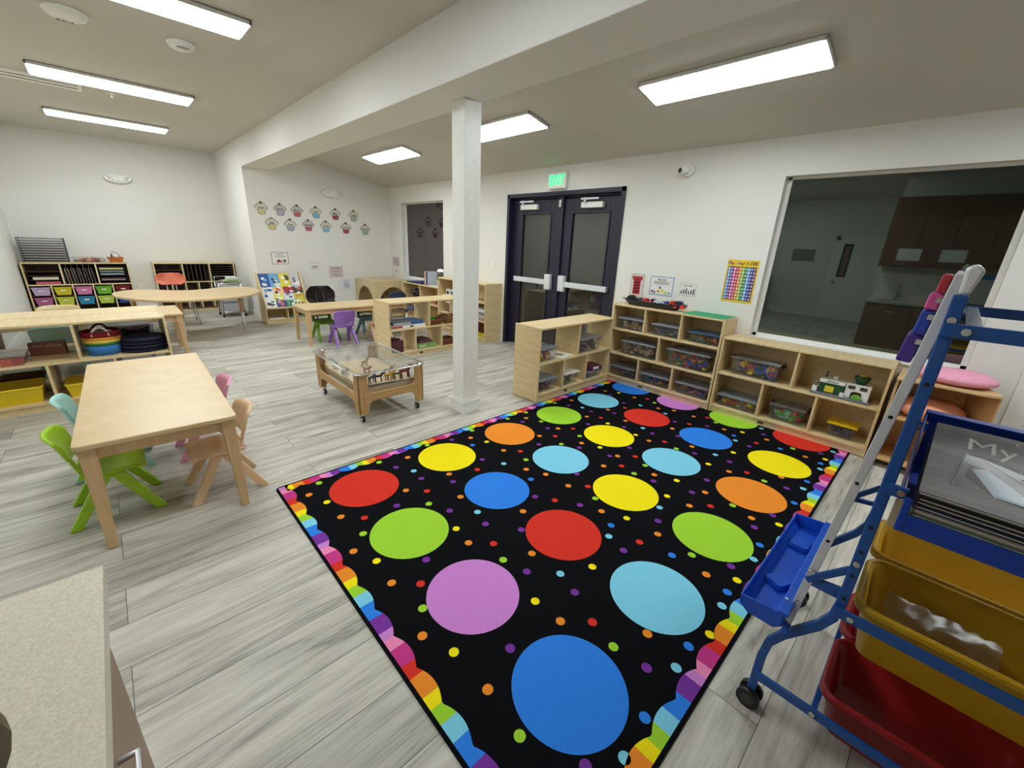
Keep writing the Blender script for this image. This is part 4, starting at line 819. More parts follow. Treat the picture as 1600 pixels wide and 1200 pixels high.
rings = [rr(HX - .045, HY - .045, .05, .235), rr(HX - .03, HY - .03, .06, .42), rr(HX - .03, HY - .03, .06, .438), rr(HX + .02, HY + .02, .07, .44), rr(HX + .02, HY + .02, .07, .43)]
N = len(rings[0]); b.add([v for R in rings for v in R], [tuple(range(N))[::-1]] + [(i * N + k, i * N + (k + 1) % N, (i + 1) * N + (k + 1) % N, (i + 1) * N + k) for i in range(4) for k in range(N)], CL, False); b.build('clear_tub', t)
b = MB(); rings = [rr(HX + .024, HY + .024, .075, .428), rr(HX + .024, HY + .024, .075, .446), rr(HX + .012, HY + .012, .07, .452), rr(HX - .03, HY - .03, .06, .452), rr(HX - .04, HY - .04, .055, .446)]
b.add([v for R in rings for v in R], [(i * N + k, i * N + (k + 1) % N, (i + 1) * N + (k + 1) % N, (i + 1) * N + k) for i in range(4) for k in range(N)] + [tuple(4 * N + k for k in range(N))], CL, False); b.build('clear_lid', t)
b = MB(); b.tube([(p[0], p[1], .437) for p in rr(HX + .024, HY + .024, .075, 0, 8)], .006, clear('rim_acrylic', (220, 224, 226), .8, .1, .25), 8, True); b.build('rim', t)
# sand
SAND = mat('play_sand', (214, 194, 156), .95, noise=.12, nscale=80, bump=.6, bscale=300); b = MB()
def sandf(u, v):
    x, y = (u - .5) * 2 * (HX - .052), (v - .5) * 2 * (HY - .052); return (x, y, .306 + .012 * sin(9 * x + 3) * cos(8 * y) + .008 * sin(23 * x + 7 * y))
b.grid(sandf, 36, 24, SAND); o = b.build('sand'); o.location = (-3.585, 1.585, 0)
o2 = MB(); o2.box(-HX + .053, -HY + .053, .24, HX - .053, HY - .053, .290, SAND); oo = o2.build('sand_bed', o); tag(o, 'tan play sand filling the clear tub', 'sand', None, 'stuff')
R = random.Random(5)
def animal(x, y, rz, rgb, label, k=1.0, tall=0):
    m = mat('animal_%d_%d_%d' % rgb, rgb, .5); b = MB(); z = .047 * k
    b.tube([(-.035 * k, 0, z), (-.02 * k, 0, z + .006), (0, 0, z + .006), (.02 * k, 0, z + .008), (.03 * k, 0, z + .022 * k + tall * .03), (.036 * k, 0, z + .032 * k + tall * .05), (.048 * k, 0, z + .028 * k + tall * .05)], .011 * k, m, 8)
    for a in (-.028, .02):
        for s in (-1, 1): b.cyl((a * k, s * .007 * k, z), ((a + .004) * k, s * .009 * k, 0), .005 * k, m, .004 * k, 6)
    b.tube([(-.035 * k, 0, z), (-.046 * k, 0, z - .01), (-.048 * k, 0, z - .03 * k)], .003, m, 5)
    o = b.build('toy_animal'); o.location = (-3.585 + x, 1.585 + y, sandf(x / (2 * (HX - .052)) + .5, y / (2 * (HY - .052)) + .5)[2] - .002); o.rotation_euler = (0, 0, rz); tag(o, label, 'toy', 'toy animals in the sand table')
AN = [((224, 130, 50), 'orange'), ((60, 70, 80), 'dark grey'), ((40, 44, 50), 'black'), ((206, 160, 40), 'yellow-brown'), ((200, 110, 50), 'rust orange'), ((80, 90, 60), 'olive'), ((120, 44, 36), 'red-brown'), ((130, 126, 124), 'grey'), ((100, 84, 66), 'brown'), ((150, 70, 60), 'brick red'), ((170, 150, 120), 'sandy'), ((60, 56, 60), 'charcoal')]
for i, (x, y, a, c, k) in enumerate([(.38, -.22, 1.5, 0, 1.1), (.39, -.14, 2.0, 1, 1.1), (.385, -.08, 1.3, 2, 1), (.39, .01, .8, 3, 1), (.375, .04, 1.7, 4, 1.1), (.385, .10, 1.4, 5, 1), (.39, .17, 1.6, 6, 1.5), (-.20, -.22, 0, 7, 1), (.05, -.23, .3, 8, 1), (.1, -.05, .4, 9, 1), (-.1, .02, 2, 10, 1.1), (.2, .1, 1, 11, 1)]):
    animal(x, y, a, AN[c][0], AN[c][1] + ' toy animal standing in the sand', k)

# ------------------------------------------------------------------ arched cabinet and bookshelf
t = thing('arched_cabinet', 'wooden cabinet with arched openings in the far corner', 'cabinet', (0, 0, 0)); ax0, ax1, ay0, ay1, ah = -8.31, -7.48, 3.555, 4.30, .712; AM = wood('arch_wood', (214, 194, 152), (202, 180, 138), .45)
def arch(b, u0, u1, h, ax, p0, p1, m, z0=.03):
    mid = (u0 + u1) / 2; r = (u1 - u0) / 2 - .06; zt = h - .03 - .07; N = 16
    inner = [(mid + r * cos(a), zt - r * 1.15 + 1.15 * r * sin(a)) for a in [pi * k / N for k in range(N + 1)]]
    poly = [(u0, 0), (mid - r, 0), *[(p[0], p[1]) for p in reversed(inner)], (mid + r, 0), (u1, 0), (u1, h), (u0, h)]
    b.prism(poly, ax, p0, p1, m)
b = MB(); arch(b, ax0, ax1, ah - .018, 'y', ay0, ay0 + .018, AM); b.build('arch_panel', t)
b = MB(); arch(b, ay0 + .018, ay1, ah - .018, 'x', ax1 - .018, ax1, AM); b.build('arch_panel', t)
MB().box(ax0, ay0, ah - .018, ax1, ay1, ah, AM).build('top_panel', t, bevel=.003)
MB().box(ax0, ay1 - .018, 0, ax1 - .018, ay1, ah - .018, AM).build('back_panel', t); MB().box(ax0, ay0 + .018, 0, ax0 + .018, ay1 - .018, ah - .018, AM).build('back_panel', t); MB().box(ax0 + .018, ay0 + .018, .02, ax1 - .018, ay1 - .018, .04, AM).build('floor_panel', t)
b = MB(); b.ball((-7.72, 3.78, .39), .055, mat('dark_blue_plush', (40, 62, 96), .9), 12, 1.3); b.ball((-7.72, 3.78, .12), .08, MATS['dark_blue_plush'], 12, 1.6); b.ball((-7.72, 3.78, .26), .065, MATS['dark_blue_plush'], 12, 1.5); tag(b.build('plush_toy'), 'dark blue plush toy inside the arched cabinet', 'toy')

t = thing('book_display', 'slanted wooden book display full of picture books at the wall opening', 'bookshelf', (0, 0, 0)); by0, by1 = 1.80, 2.50
prof = [(-8.30, 0), (-7.93, 0), (-7.91, .28), (-8.22, .83), (-8.30, .83)]
for y in (by0, by1 - .018): MB().prism(prof, 'y', y, y + .018, MAPLE).build('side_panel', t, bevel=.003)
def tri(z, x): MB().box(x, by0 + .018, z - .016, x + .06, by1 - .018, z, MAPLE).build('book_ledge', t)
MB().box(-8.29, by0 + .018, .055, -7.94, by1 - .018, .073, MAPLE).build('bottom_panel', t); MB().box(-7.96, by0 + .018, 0, -7.945, by1 - .018, .055, MAPLE).build('toe_kick', t); MB().box(-8.29, by0 + .018, .255, -7.915, by1 - .018, .275, MAPLE).build('shelf', t); MB().box(-8.30, by0 + .018, .05, -8.29, by1 - .018, .82, MAPLE).build('back_panel', t)
MB().box(-8.12, (by0 + by1) / 2 - .008, .073, -7.95, (by0 + by1) / 2 + .008, .255, MAPLE).build('divider', t)
def booky(x, y, z, w, h, cols, label, lean=.42, th=.012):
    """a picture book leaning back in the display, facing +x"""
    t = thing('picture_book', label, 'book', (x, y, z), 0, 'picture books in the slanted display'); t.rotation_euler = (0, -lean, 0); R = random.Random(int(y * 1000 + z * 777))
    b = MB(); b.box(-th, -w / 2, 0, 0, w / 2, h, pm(cols[0])); b.build('cover', t); b = MB()
    for k in range(5):
        c = cols[1 + k % (len(cols) - 1)]; u, v = R.uniform(-w * .36, w * .2), R.uniform(h * .08, h * .75)
        if k % 2: b.disc((.0006 + .0002 * k, u * .6, v), min(w, h) * .17, pm(c), 14, 'x')
        else: b.box(0, u, v, .0006 + .0002 * k, u + w * .3, v + h * .18, pm(c))
    b.build('cover_print', t)
PB = [[(34, 84, 150), (230, 232, 236), (120, 170, 210), (240, 240, 240)], [(110, 160, 206), (230, 230, 200), (30, 60, 120)], [(216, 204, 60), (60, 60, 50), (240, 240, 240)], [(200, 196, 200), (236, 232, 230), (120, 110, 120)], [(226, 232, 236), (30, 90, 150), (120, 160, 190)], [(232, 196, 150), (240, 240, 236), (200, 120, 60)], [(170, 40, 44), (236, 220, 220), (120, 60, 90)], [(70, 66, 72), (200, 90, 60), (180, 180, 184)],
      [(236, 236, 234), (210, 206, 190), (40, 100, 160)], [(226, 210, 90), (240, 240, 220), (60, 60, 60)], [(220, 222, 226), (90, 110, 140), (180, 120, 120)], [(200, 190, 60), (200, 130, 60), (236, 230, 200)], [(240, 240, 236), (60, 140, 120), (90, 60, 50)], [(70, 70, 120), (210, 80, 80), (200, 200, 220)], [(60, 150, 120), (240, 240, 236), (40, 80, 60)], [(220, 200, 80), (110, 80, 60), (240, 240, 236)]]
names = ['dark blue', 'sky blue', 'yellow', 'pale grey', 'white and blue', 'peach', 'red', 'charcoal', 'white', 'lemon yellow', 'light grey', 'mustard', 'white and green', 'indigo', 'green', 'gold']
k = 0
for r in range(4):
    z = .60 - .108 * r; x = -8.16 + .058 * r + .012
    for c in range(4):
        y = by0 + .018 + .083 + .166 * c + (.015 if r % 2 else -.004); w_ = .155 if c % 2 else .165
        y = min(max(y, by0 + .022 + w_ / 2), by1 - .022 - w_ / 2)
        booky(x, y, z, w_, .245 if r == 0 else .20 if r < 3 else .17, PB[k], '%s picture book in row %s of the slanted display' % (names[k], ('one, the top', 'two', 'three', 'four, the bottom')[r]), .50); k += 1
for r in range(4): tri(.60 - .108 * r, -8.21 + .058 * r)
flat('magazine', 'loose white magazines lying in the bottom of the book display', 'paper', -8.14, 1.86, .073, -7.97, 2.10, .085, PAPER); flat('book_stack', 'flat teal book lying in the bottom of the book display', 'book', -8.14, 2.20, .073, -7.97, 2.44, .10, pm((110, 150, 140)))

# coral side: rolling cart behind the kidney table
t = thing('rolling_cart', 'chrome rolling cart with grey drawers behind the kidney table', 'cart', (-9.15, 1.53, 0))
b = MB()
for x in (-.18, .18):
    for y in (-.17, .17): b.tube([(x, y, .07), (x, y, .60)], .010, CHROME)
for z in (.09, .60): b.tube([(-.18, -.17, z), (.18, -.17, z), (.18, .17, z), (-.18, .17, z)], .009, CHROME, closed=True)
b.tube([(.18, -.17, .6), (.22, -.16, .66), (.22, .16, .66), (.18, .17, .6)], .008, CHROME); b.tube([(-.18, -.17, .6), (-.2, -.16, .69), (-.2, .16, .69), (-.18, .17, .6)], .008, CHROME); b.build('frame', t)
DG = mat('grey_drawer', (176, 176, 184), .4)
for k in range(3): MB().box(-.16, -.155, .11 + .155 * k, .185, .155, .11 + .155 * k + .14, DG).build('drawer', t, bevel=.006)
for x in (-.17, .17):
    for y in (-.17, .17): MB().cyl((x, y - .014, .03), (x, y + .014, .03), .03, BLACK, n=14).build('wheel', t)
b = MB(); b.box(-.10, -.06, 0, .10, .12, .05, pm((150, 176, 90))); b.box(-.08, -.05, .05, .10, .11, .09, pm((226, 232, 214))); o = b.build('paper_pack', bevel=.004); o.location = (-9.12, 1.56, .612); tag(o, 'green and white paper pack on top of the rolling cart', 'paper')

# ------------------------------------------------------------------ things on the left shelves
F1 = -4.93
def tub(label, name, loc, rz, w, d, h, m, taper=.02, rim=.012, cat='bin', inner=None):
    t = thing(name, label, cat, loc, rz); b = MB(); b.box(-w / 2, 0, 0, w / 2, d, h, m, taper=taper)
    bmesh.ops.delete(b.bm, geom=[f for f in b.bm.faces if all(v.co.z > h - 1e-4 for v in f.verts)], context='FACES_ONLY'); b.build('tub_body', t, solid=.004, bevel=.012)
    b = MB(); P = [(x, y + d / 2, h) for x, y in rrect(-w / 2, -d / 2, w / 2, d / 2, .03, 4)]; b.tube(P, rim * .6, m, 6, True, ry=rim * .8); b.build('rim', t); return t
tub('yellow plastic bin on the bottom left shelf at the left edge', 'storage_bin', (F1 - .04, -.77, .074), HP, .36, .30, .13, YBIN)
tub('yellow plastic bin on the bottom shelf partly behind the mint chair', 'storage_bin', (F1 - .04, -.31, .074), HP, .30, .30, .11, YBIN)
BRW = mat('wicker_brown', (128, 72, 44), .7, noise=.3, nscale=70, bump=.8, bscale=90)
def basket(label, loc, rz, w, d, h, m=None):
    return tub(label, 'basket', loc, rz, w, d, h, m or BRW, .03, .014, 'basket')
basket('brown basket on the far bottom shelf behind the yellow bin', (F1 - .44, -.74, .074), HP, .26, .22, .12)
t = thing('storage_box', 'shallow clear box with coloured pieces on the middle shelf at the left edge', 'box', (F1 - .03, -.82, .4005), HP)
b = MB(); b.box(-.19, 0, 0, .19, .28, .07, CLEARP, taper=.01); b.build('tub', t); MB().box(-.20, -.006, .07, .20, .286, .085, CL2).build('lid', t, bevel=.003)
b = MB()
for k, c in enumerate([(90, 70, 150), (60, 110, 190), (60, 140, 80), (220, 190, 60), (220, 90, 60), (190, 50, 60)]): b.box(-.175 + .0585 * k, .015, .004, -.118 + .0585 * k, .26, .06, mat('layer_%d' % k, c, .6))
o = b.build('coloured_paper'); o.location = (F1 - .03, -.82, .4005); o.rotation_euler = (0, 0, HP); tag(o, 'rainbow coloured paper strips inside the shallow clear box', 'paper', None, 'stuff')
t = thing('game_box', 'brown wooden box with white scribbled marks on the middle shelf behind the clear box', 'box', (F1 - .33, -.52, .4005), HP - .15)
b = MB(); CB = mat('cocoa_box', (128, 78, 60), .6); b.box(-.11, 0, 0, .11, .06, .11, CB); [b.tube([(-.085 + .0165 * q, -.002, .074), (-.078 + .0165 * q, -.002, .094), (-.074 + .0165 * q, -.002, .078)], .0022, PAPER, 5) for q in range(11) if q != 4]; b.build('box_body', t)
flat('wooden_tray', 'brown wooden tray on the middle shelf at the left edge', 'tray', F1 - .37, -.90, .4005, F1 - .26, -.66, .45, mat('cocoa_box2', (120, 78, 60), .6))
# rainbow basket
t = thing('rainbow_basket', 'oval rainbow-striped fabric basket with white handle on the left shelf', 'basket', (F1 - .17, -.165, .4005))
bands = [(0, .085, (52, 118, 186)), (.085, .11, (36, 110, 52)), (.11, .135, (226, 196, 90)), (.135, .16, (228, 150, 50)), (.16, .212, (126, 16, 28))]
b = MB()
for z0, z1, c in bands:
    m = mat('felt_%d_%d_%d' % c, c, .9, bump=.3, bscale=400)
    b.grid(lambda u, v: ((.100 + .07 * (z0 + (z1 - z0) * v)) * cos(2 * pi * u), (.110 + .09 * (z0 + (z1 - z0) * v)) * sin(2 * pi * u), z0 + (z1 - z0) * v), 28, 2, m, closed_u=True)
b.build('basket_wall', t, solid=.006)
b = MB(); b.prism([(.100 * cos(a), .110 * sin(a)) for a in [2 * pi * k / 28 for k in range(28)]], 'z', 0, .006, MATS['felt_52_118_186']); b.build('basket_floor', t)
for s, m in ((1, mat('white_leather', (226, 220, 208), .5)), (-1, mat('felt_126_16_28', (126, 16, 28)))):
    b = MB(); b.tube([(s * .10, .055 * cos(a) , .175 + .075 * sin(a)) for a in [pi * k / 12 for k in range(13)]], .006, m, 8, ry=.010); b.build('handle', t)
b = MB(); b.ball((0, 0, 0), .055, mat('plush_green', (120, 150, 110), .9), 12); b.ball((.02, .05, .02), .04, mat('plush_cream', (210, 206, 180), .9), 12); b.ball((.03, -.02, .04), .03, MATS['plush_green'], 10); b.ball((.052, -.012, .045), .008, BLACK, 8); b.ball((.052, -.032, .045), .008, BLACK, 8); o = b.build('plush_toy'); o.location = (F1 - .17, -.165, .555); tag(o, 'green and cream plush toy sitting in the rainbow basket', 'toy')
NVY = mat('navy_fabric', (14, 16, 48), .75, bump=.3, bscale=300)
for k in range(4):
    b = MB(); b.lathe([(.001, 0), (.155, 0), (.168, .010), (.168, .022), (.155, .031), (.001, .032)], (0, 0, 0), NVY, 36); b.tube([(.169 * cos(a), .169 * sin(a), .016) for a in [2 * pi * q / 36 for q in range(36)]], .004, NVY, 6, True)
    b.box(.155, -.03, .008, .185, .03, .022, NVY)
    o = b.build('floor_cushion'); o.location = (F1 - .185 + .004 * (k % 2), .10 + .004 * k, .4005 + .0325 * k); o.rotation_euler = (0, 0, .9 + .3 * k)
    tag(o, 'round navy floor cushion, %s of four on the left shelf' % ('bottom', 'second from the bottom', 'third from the bottom', 'top')[k], 'cushion', 'stack of navy floor cushions')
lidbox('storage_box', 'clear box of dark green pieces on the far shelf behind the navy cushions', (F1 - .43, -.02, .4005), HP, .46, .27, .17, CL2, [(60, 90, 76), (80, 110, 90), (50, 70, 62)], 'stick', 'toy_pieces', 'dark green pieces in the clear box behind the navy cushions', n=70, s=.05)

# ------------------------------------------------------------------ things on the open shelf D, units E and far low shelf
def D(y, z, d=.02): return (-4.77 - d, y, z)
b = MB(); b.box(-.24, .02, 0, .24, .33, .04, PAPER); b.box(-.241, .019, .008, -.10, .021, .034, BRD); b.box(.0, .0195, .010, .06, .021, .03, INK); o = b.build('puzzle_box', bevel=.002); o.location = D(2.74, .3805); o.rotation_euler = (0, 0, HP); tag(o, 'white puzzle box with a red end, lowest on the open shelf near the sand table', 'box')
b = MB(); b.box(-.23, .03, 0, .04, .31, .045, mat('grey_print', (96, 104, 112), .5, noise=.3, nscale=14)); b.box(-.229, .028, .01, .03, .0305, .03, pm((190, 190, 190))); o = b.build('puzzle_box', bevel=.002); o.location = D(2.74, .4212); o.rotation_euler = (0, 0, HP + .03); tag(o, 'grey puzzle box lying on the white one on the open shelf', 'box')
b = MB(); b.box(.05, .03, 0, .22, .30, .042, mat('blue_print', (52, 98, 150), .5, noise=.3, nscale=14)); o = b.build('puzzle_box', bevel=.002); o.location = D(2.74, .4212); o.rotation_euler = (0, 0, HP); tag(o, 'blue puzzle box lying on the white one on the open shelf', 'box')
basket('brown wicker basket with a green tray on the open shelf beside the column', D(3.155, .3805), HP, .21, .26, .07)
b = MB(); b.box(-.08, 0, 0, .08, .14, .05, mat('vivid_green', (76, 190, 50), .4), taper=.02); o = b.build('green_dish', bevel=.006); o.location = D(3.13, .43, .09); o.rotation_euler = (0, 0, HP + .3); tag(o, 'bright green plastic dish in the wicker basket', 'dish')
basket('tan wicker basket with coloured toys nearest the column on the open shelf', D(3.44, .3805), HP, .24, .26, .085, mat('wicker_tan', (140, 100, 60), .7, noise=.3, nscale=70))
junk('toy_pieces', 'red and dark toys heaped in the tan wicker basket', 'toys', -4.98, 3.36, .42, -4.85, 3.52, .49, [(150, 50, 40), (60, 50, 50), (200, 170, 120)], 14, .04)
b = MB(); b.box(-.085, 0, 0, .085, .24, .15, mat('plaid_maroon', (78, 34, 40), .7, noise=.5, nscale=28)); b.tube([(-.06, .05, .15), (-.05, .05, .175), (.05, .05, .175), (.06, .05, .15)], .008, MATS['plaid_maroon']); o = b.build('plaid_basket', bevel=.012); o.location = D(2.55, .0735, .03); o.rotation_euler = (0, 0, HP); tag(o, 'dark maroon patterned case on the bottom left of the open shelf', 'case')
b = MB(); b.box(-.15, 0, 0, .15, .24, .07, mat('sage_box', (128, 160, 96), .6)); b.box(-.12, -.001, .02, -.02, .001, .05, pm((190, 206, 160))); o = b.build('game_box', bevel=.002); o.location = D(3.0, .0735, .04); o.rotation_euler = (0, 0, HP); tag(o, 'green game box on the bottom of the open shelf', 'box')
for k, (c, n) in enumerate([((92, 44, 54), 'dark plum'), ((120, 60, 70), 'mauve'), ((70, 50, 56), 'brown')]):
    flat('book', '%s book in the stack on the green game box' % n, 'book', -5.02, 2.87 + .01 * k, .144 + .019 * k, -4.83, 3.10 - .02 * k, .162 + .019 * k, pm(c), 'books on the green game box', rz=.05 * k)
basket('low brown basket on the bottom of the open shelf beside the column', D(3.36, .0735), HP, .24, .22, .08)
# tall shelf E
b = MB(); b.lathe([(.05, 0), (.075, .05), (.07, .10), (.055, .115), (.06, .125), (.05, .125), (.045, .11), (.001, .10)], (0, 0, 0), mat('red_clay', (132, 44, 34), .5), 20); o = b.build('clay_pot'); o.location = (-5.75, 4.22, .6205); tag(o, 'red clay pot on the tall shelf left of the doors', 'pot')
for k in range(2):
    b = MB(); b.box(-.045, -.04, 0, .045, .04, .10, WHITE); b.box(-.03, -.041, .02, .03, -.039, .075, INK); o = b.build('picture_box', bevel=.003); o.location = (-5.83 + .13 * k, 4.10, .6205); tag(o, ('white picture box left in the pair on the tall shelf', 'white picture box nearer the column on the tall shelf')[k], 'box', 'white picture boxes on the tall shelf')
lidbox('storage_box', 'clear box with a white lid and green pieces on the tall shelf behind the column', (-5.79, 4.07, .3305), 0, .20, .22, .17, WHITE, [(90, 120, 110), (140, 160, 150), (60, 90, 90)], 'box', 'toy_pieces', 'grey-green pieces in the white-lidded box')
for k, (c, n) in enumerate([((170, 160, 140), 'tan'), ((206, 200, 190), 'cream'), ((150, 140, 160), 'grey'), ((226, 224, 222), 'white')]):
    flat('paper_stack', '%s paper ream in the stack on the tall shelf beside the doors' % n, 'paper', -5.12, 4.06, .331 + .045 * k, -4.87, 4.32, .374 + .045 * k, pm(c), 'paper reams on the tall shelf')
flat('yellow_tray', 'yellow tray on the bottom of the tall shelf beside the doors', 'tray', -5.2, 4.05, .0735, -4.85, 4.30, .13, mat('yellow_tray', (206, 196, 40), .4))
flat('red_box', 'dark red box standing on the yellow tray in the tall shelf', 'box', -5.18, 4.12, .131, -4.86, 4.30, .30, mat('oxblood', (92, 20, 22), .6))
# far low shelf
flat('book', 'flat dark blue album on top of the low shelf below the small window', 'book', -7.16, 4.06, .7195, -6.66, 4.30, .74, pm((36, 46, 92)), 'albums on the low shelf', rz=.05); flat('book', 'second blue album on top of the flat one below the small window', 'book', -7.0, 4.09, .741, -6.72, 4.28, .757, pm((60, 72, 130)), 'albums on the low shelf', rz=-.08)
for k, c in enumerate([(196, 130, 100), (220, 210, 200), (60, 56, 64), (30, 50, 110), (170, 180, 196)]):
    o = flat('magazine', '%s upright book on the low shelf before the small window' % ('terracotta', 'cream', 'charcoal', 'royal blue', 'pale blue')[k], 'book', -6.57 + .026 * k, 4.07, .7195, -6.548 + .026 * k, 4.26, .96, pm(c), 'upright books before the small window')
t = thing('tube_lamp', 'glass tube with a glowing top on the low shelf before the small window', 'lamp', (-6.17, 4.15, .7195)); b = MB(); b.cyl((0, 0, 0), (0, 0, .03), .05, WHITE, n=20); b.build('base', t)
b = MB(); b.cyl((0, 0, .03), (0, 0, .26), .048, ACRYL, n=24); b.build('glass_tube', t); b = MB(); b.lathe([(.05, 0), (.05, .02), (.035, .035), (.001, .04)], (0, 0, .26), mat('tube_glow', (255, 250, 235), .4, emit=(255, 246, 225), es=1.3), 20); b.build('cap', t)
flat('paper_sheet', 'white leaflet on top of the low shelf beside the glass tube', 'paper', -6.40, 4.05, .7195, -6.26, 4.2, .723, PAPER)
junk('toy_pieces', 'orange-red toys on the right half of the low shelf', 'toys', -6.5, 4.08, .401, -6.15, 4.3, .53, [(190, 70, 40), (150, 50, 36), (210, 110, 60)], 30, .07); junk('toy_pieces', 'dark tools on the left half of the low shelf', 'toys', -7.2, 4.08, .401, -6.8, 4.3, .62, [(36, 36, 42), (50, 54, 64)], 26, .09, 'stick')

# top of the corner cubby
t = thing('storage_box', 'clear open box of small coloured things on the corner cubby', 'box', (-10.02, -.20, .8935), HP); b = MB(); b.box(-.22, 0, 0, .22, .25, .085, CLEARP, taper=.012); bmesh.ops.delete(b.bm, geom=[f for f in b.bm.faces if all(v.co.z > .0849 for v in f.verts)], context='FACES_ONLY'); b.build('tub', t)
o = junk('craft_supplies', 'purple, orange and green craft pieces in the clear box on the corner cubby', 'craft supplies', -.20, .02, .004, .20, .23, .06, [(90, 70, 110), (210, 130, 90), (60, 90, 60), (150, 60, 60), (200, 190, 170)], 60, .05); o.location = (-10.02, -.20, .8935); o.rotation_euler = (0, 0, HP)
tub('orange-brown basket on the right end of the corner cubby', 'basket', (-10.04, .12, .8935), HP, .20, .20, .075, mat('wicker_orange', (186, 106, 40), .7, noise=.25, nscale=60), .025, .012, 'basket')
t = thing('wire_toy', 'small wire handled ornament standing in the orange basket', 'ornament', (-10.15, .12, .90)); b = MB(); b.tube([(0, -.05, .0), (0, -.05, .12), (0, -.02, .165), (0, .03, .15), (0, .06, .08), (0, .06, 0)], .004, DKM, 6); b.build('wire_handle', t); b = MB(); b.box(-.01, -.055, .05, .01, -.03, .12, mat('dark_brown', (70, 50, 44), .6)); b.ball((0, .012, .09), .028, WHITE, 10); b.build('figure', t)

# ------------------------------------------------------------------ book easel (right foreground)
t = thing('book_easel', 'blue steel book easel on casters with tubs, book bin and whiteboard', 'easel', (0, 0, 0))
EY0, EY1, EX1 = 1.345, 1.985, .62
def ribbon(b, P, hw, y0, y1, m):
    n = len(P); Lf, Rt = [], []
    for i, p in enumerate(P):
        a, c = P[max(i - 1, 0)], P[min(i + 1, n - 1)]; dx, dz = c[0] - a[0], c[1] - a[1]; q = math.hypot(dx, dz); Lf.append((p[0] - dz / q * hw, p[1] + dx / q * hw)); Rt.append((p[0] + dz / q * hw, p[1] - dx / q * hw))
    for i in range(n - 1): b.prism([Lf[i], Lf[i + 1], Rt[i + 1], Rt[i]], 'y', y0, y1, m)
    bmesh.ops.remove_doubles(b.bm, verts=b.bm.verts[:], dist=1e-5)
for y in (EY0, EY1):
    for xx, sg in ((.012, 1), (EX1, -1)):
        b = MB(); P = [(xx - sg * .135, .07), (xx - sg * .136, .22), (xx - sg * .128, .29), (xx - sg * .10, .345), (xx - sg * .03, .445), (xx - sg * .006, .50), (xx, .56), (xx, 1.425)]
        ribbon(b, P, .0125, y - .0125, y + .0125, BLUEM); u_ = b.build('upright', t, bevel=.003)
        for z in (.58, .66, .74, .82, 1.22): MB().cyl((xx, y - .0135, z), (xx, y - .0128, z), .0055, BLACK, n=10).build('bolt_hole', u_)
        for z in (.70, 1.37): MB().cyl((xx, y - .017, z), (xx, y - .0125, z), .008, CHROME, n=12).build('bolt', u_)
        b = MB(); cx = xx - sg * .135; b.box(cx - .012, y - .012, .03, cx + .012, y + .012, .075, BLACK); c_ = b.build('caster', t, bevel=.004)
        for s in (-1, 1): b = MB(); b.cyl((cx, y + s * .012, .036), (cx, y + s * .028, .036), .036, BLACK, n=22); b.cyl((cx, y + s * .028, .036), (cx, y + s * .030, .036), .022, mat('dark_grey', (60, 60, 64), .4), n=16); b.build('wheel', c_)
    for z, xa in ((.15, -.12), (.535, .0), (.946, .0), (1.35, .0)):
        b = MB(); e_ = z == .946 and y == EY0; b.box(xa, y - .026, z - .015, .0515 if e_ else EX1 - xa, y - .0125, z + .015, BLUEM)
        if e_: MB().box(.605, y - .026, z - .015, EX1 - xa, y - .0125, z + .015, BLUEM).build('rail', t, bevel=.002)
        r_ = b.build('rail', t, bevel=.002)
        b = MB(); b.cyl((.040, y - .030, z), (.040, y - .026, z), .008, CHROME, n=14); b.build('bolt', r_)
for z in (.15, 1.35):
    for xx in (.012, EX1): b = MB(); b.box(xx + (.02 if z < 1 else .026), EY0 - .012, z - (.016 if z < 1 else -.002), xx + (.036 if z < 1 else .052), EY1, z + (.016 if z < 1 else .012), BLUEM if z < 1 else mat('blue_steel_lit_top', (140, 156, 184), .25, .3)); b.build('cross_bar', t, bevel=.002)  # light on the upper bars' top faces is painted in as paler blue
for y in (EY0, EY1):
    b = MB(); ribbon(b, [(-.078, .575), (.004, .668)], .009, y - .006, y + .006, BLUEM); ribbon(b, [(-.078, .580), (.004, .592)], .008, y - .004, y + .008, BLUEM); b.build('strut', t)
b = MB(); b.prism([(.035, .845), (.085, .845), (.085, .925), (.035, .925)], 'y', EY0 - .016, EY0 - .012, mat('tan_bracket', (182, 164, 130), .4)); b.cyl((.06, EY0 - .018, .87), (.06, EY0 - .015, .87), .004, CHROME, n=8); b.build('bracket', t, bevel=.002)
# whiteboard
wb = thing('whiteboard', 'white board with aluminium frame seen edge-on on the blue easel', 'whiteboard', (0, 0, 0))
A, B_ = V((.002, 0, 1.468)), V((-.090, 0, .385)); dr = (B_ - A).normalized(); nr = V((-dr.z, 0, dr.x)); L = (B_ - A).length
def slab(b, s0, s1, y0, y1, n0, n1, m):
    P = [A + dr * s0 + nr * n0, A + dr * s1 + nr * n0, A + dr * s1 + nr * n1, A + dr * s0 + nr * n1]
    b.prism([(p.x, p.z) for p in P], 'y', y0, y1, m)
b = MB(); slab(b, 0, L, EY0 + .005, EY0 + .03, -.011, .011, ALU); slab(b, 0, L, EY1 - .03, EY1 - .005, -.011, .011, ALU); slab(b, 0, .025, EY0 + .03, EY1 - .03, -.011, .011, ALU); slab(b, L - .20, L - .17, EY0 + .03, EY1 - .03, -.011, .011, ALU)
b.build('board_frame', wb, bevel=.002)
b = MB(); slab(b, .025, L - .20, EY0 + .03, EY1 - .03, -.004, .004, mat('whiteboard_face', (236, 238, 238), .15)); b.build('board_face', wb)
b = MB()
for s in (.35, .55, .75, .9): P = A + dr * s + nr * 0; b.cyl((P.x, EY0 + .0045, P.z), (P.x, EY0 + .0052, P.z), .005, BLACK, n=10)
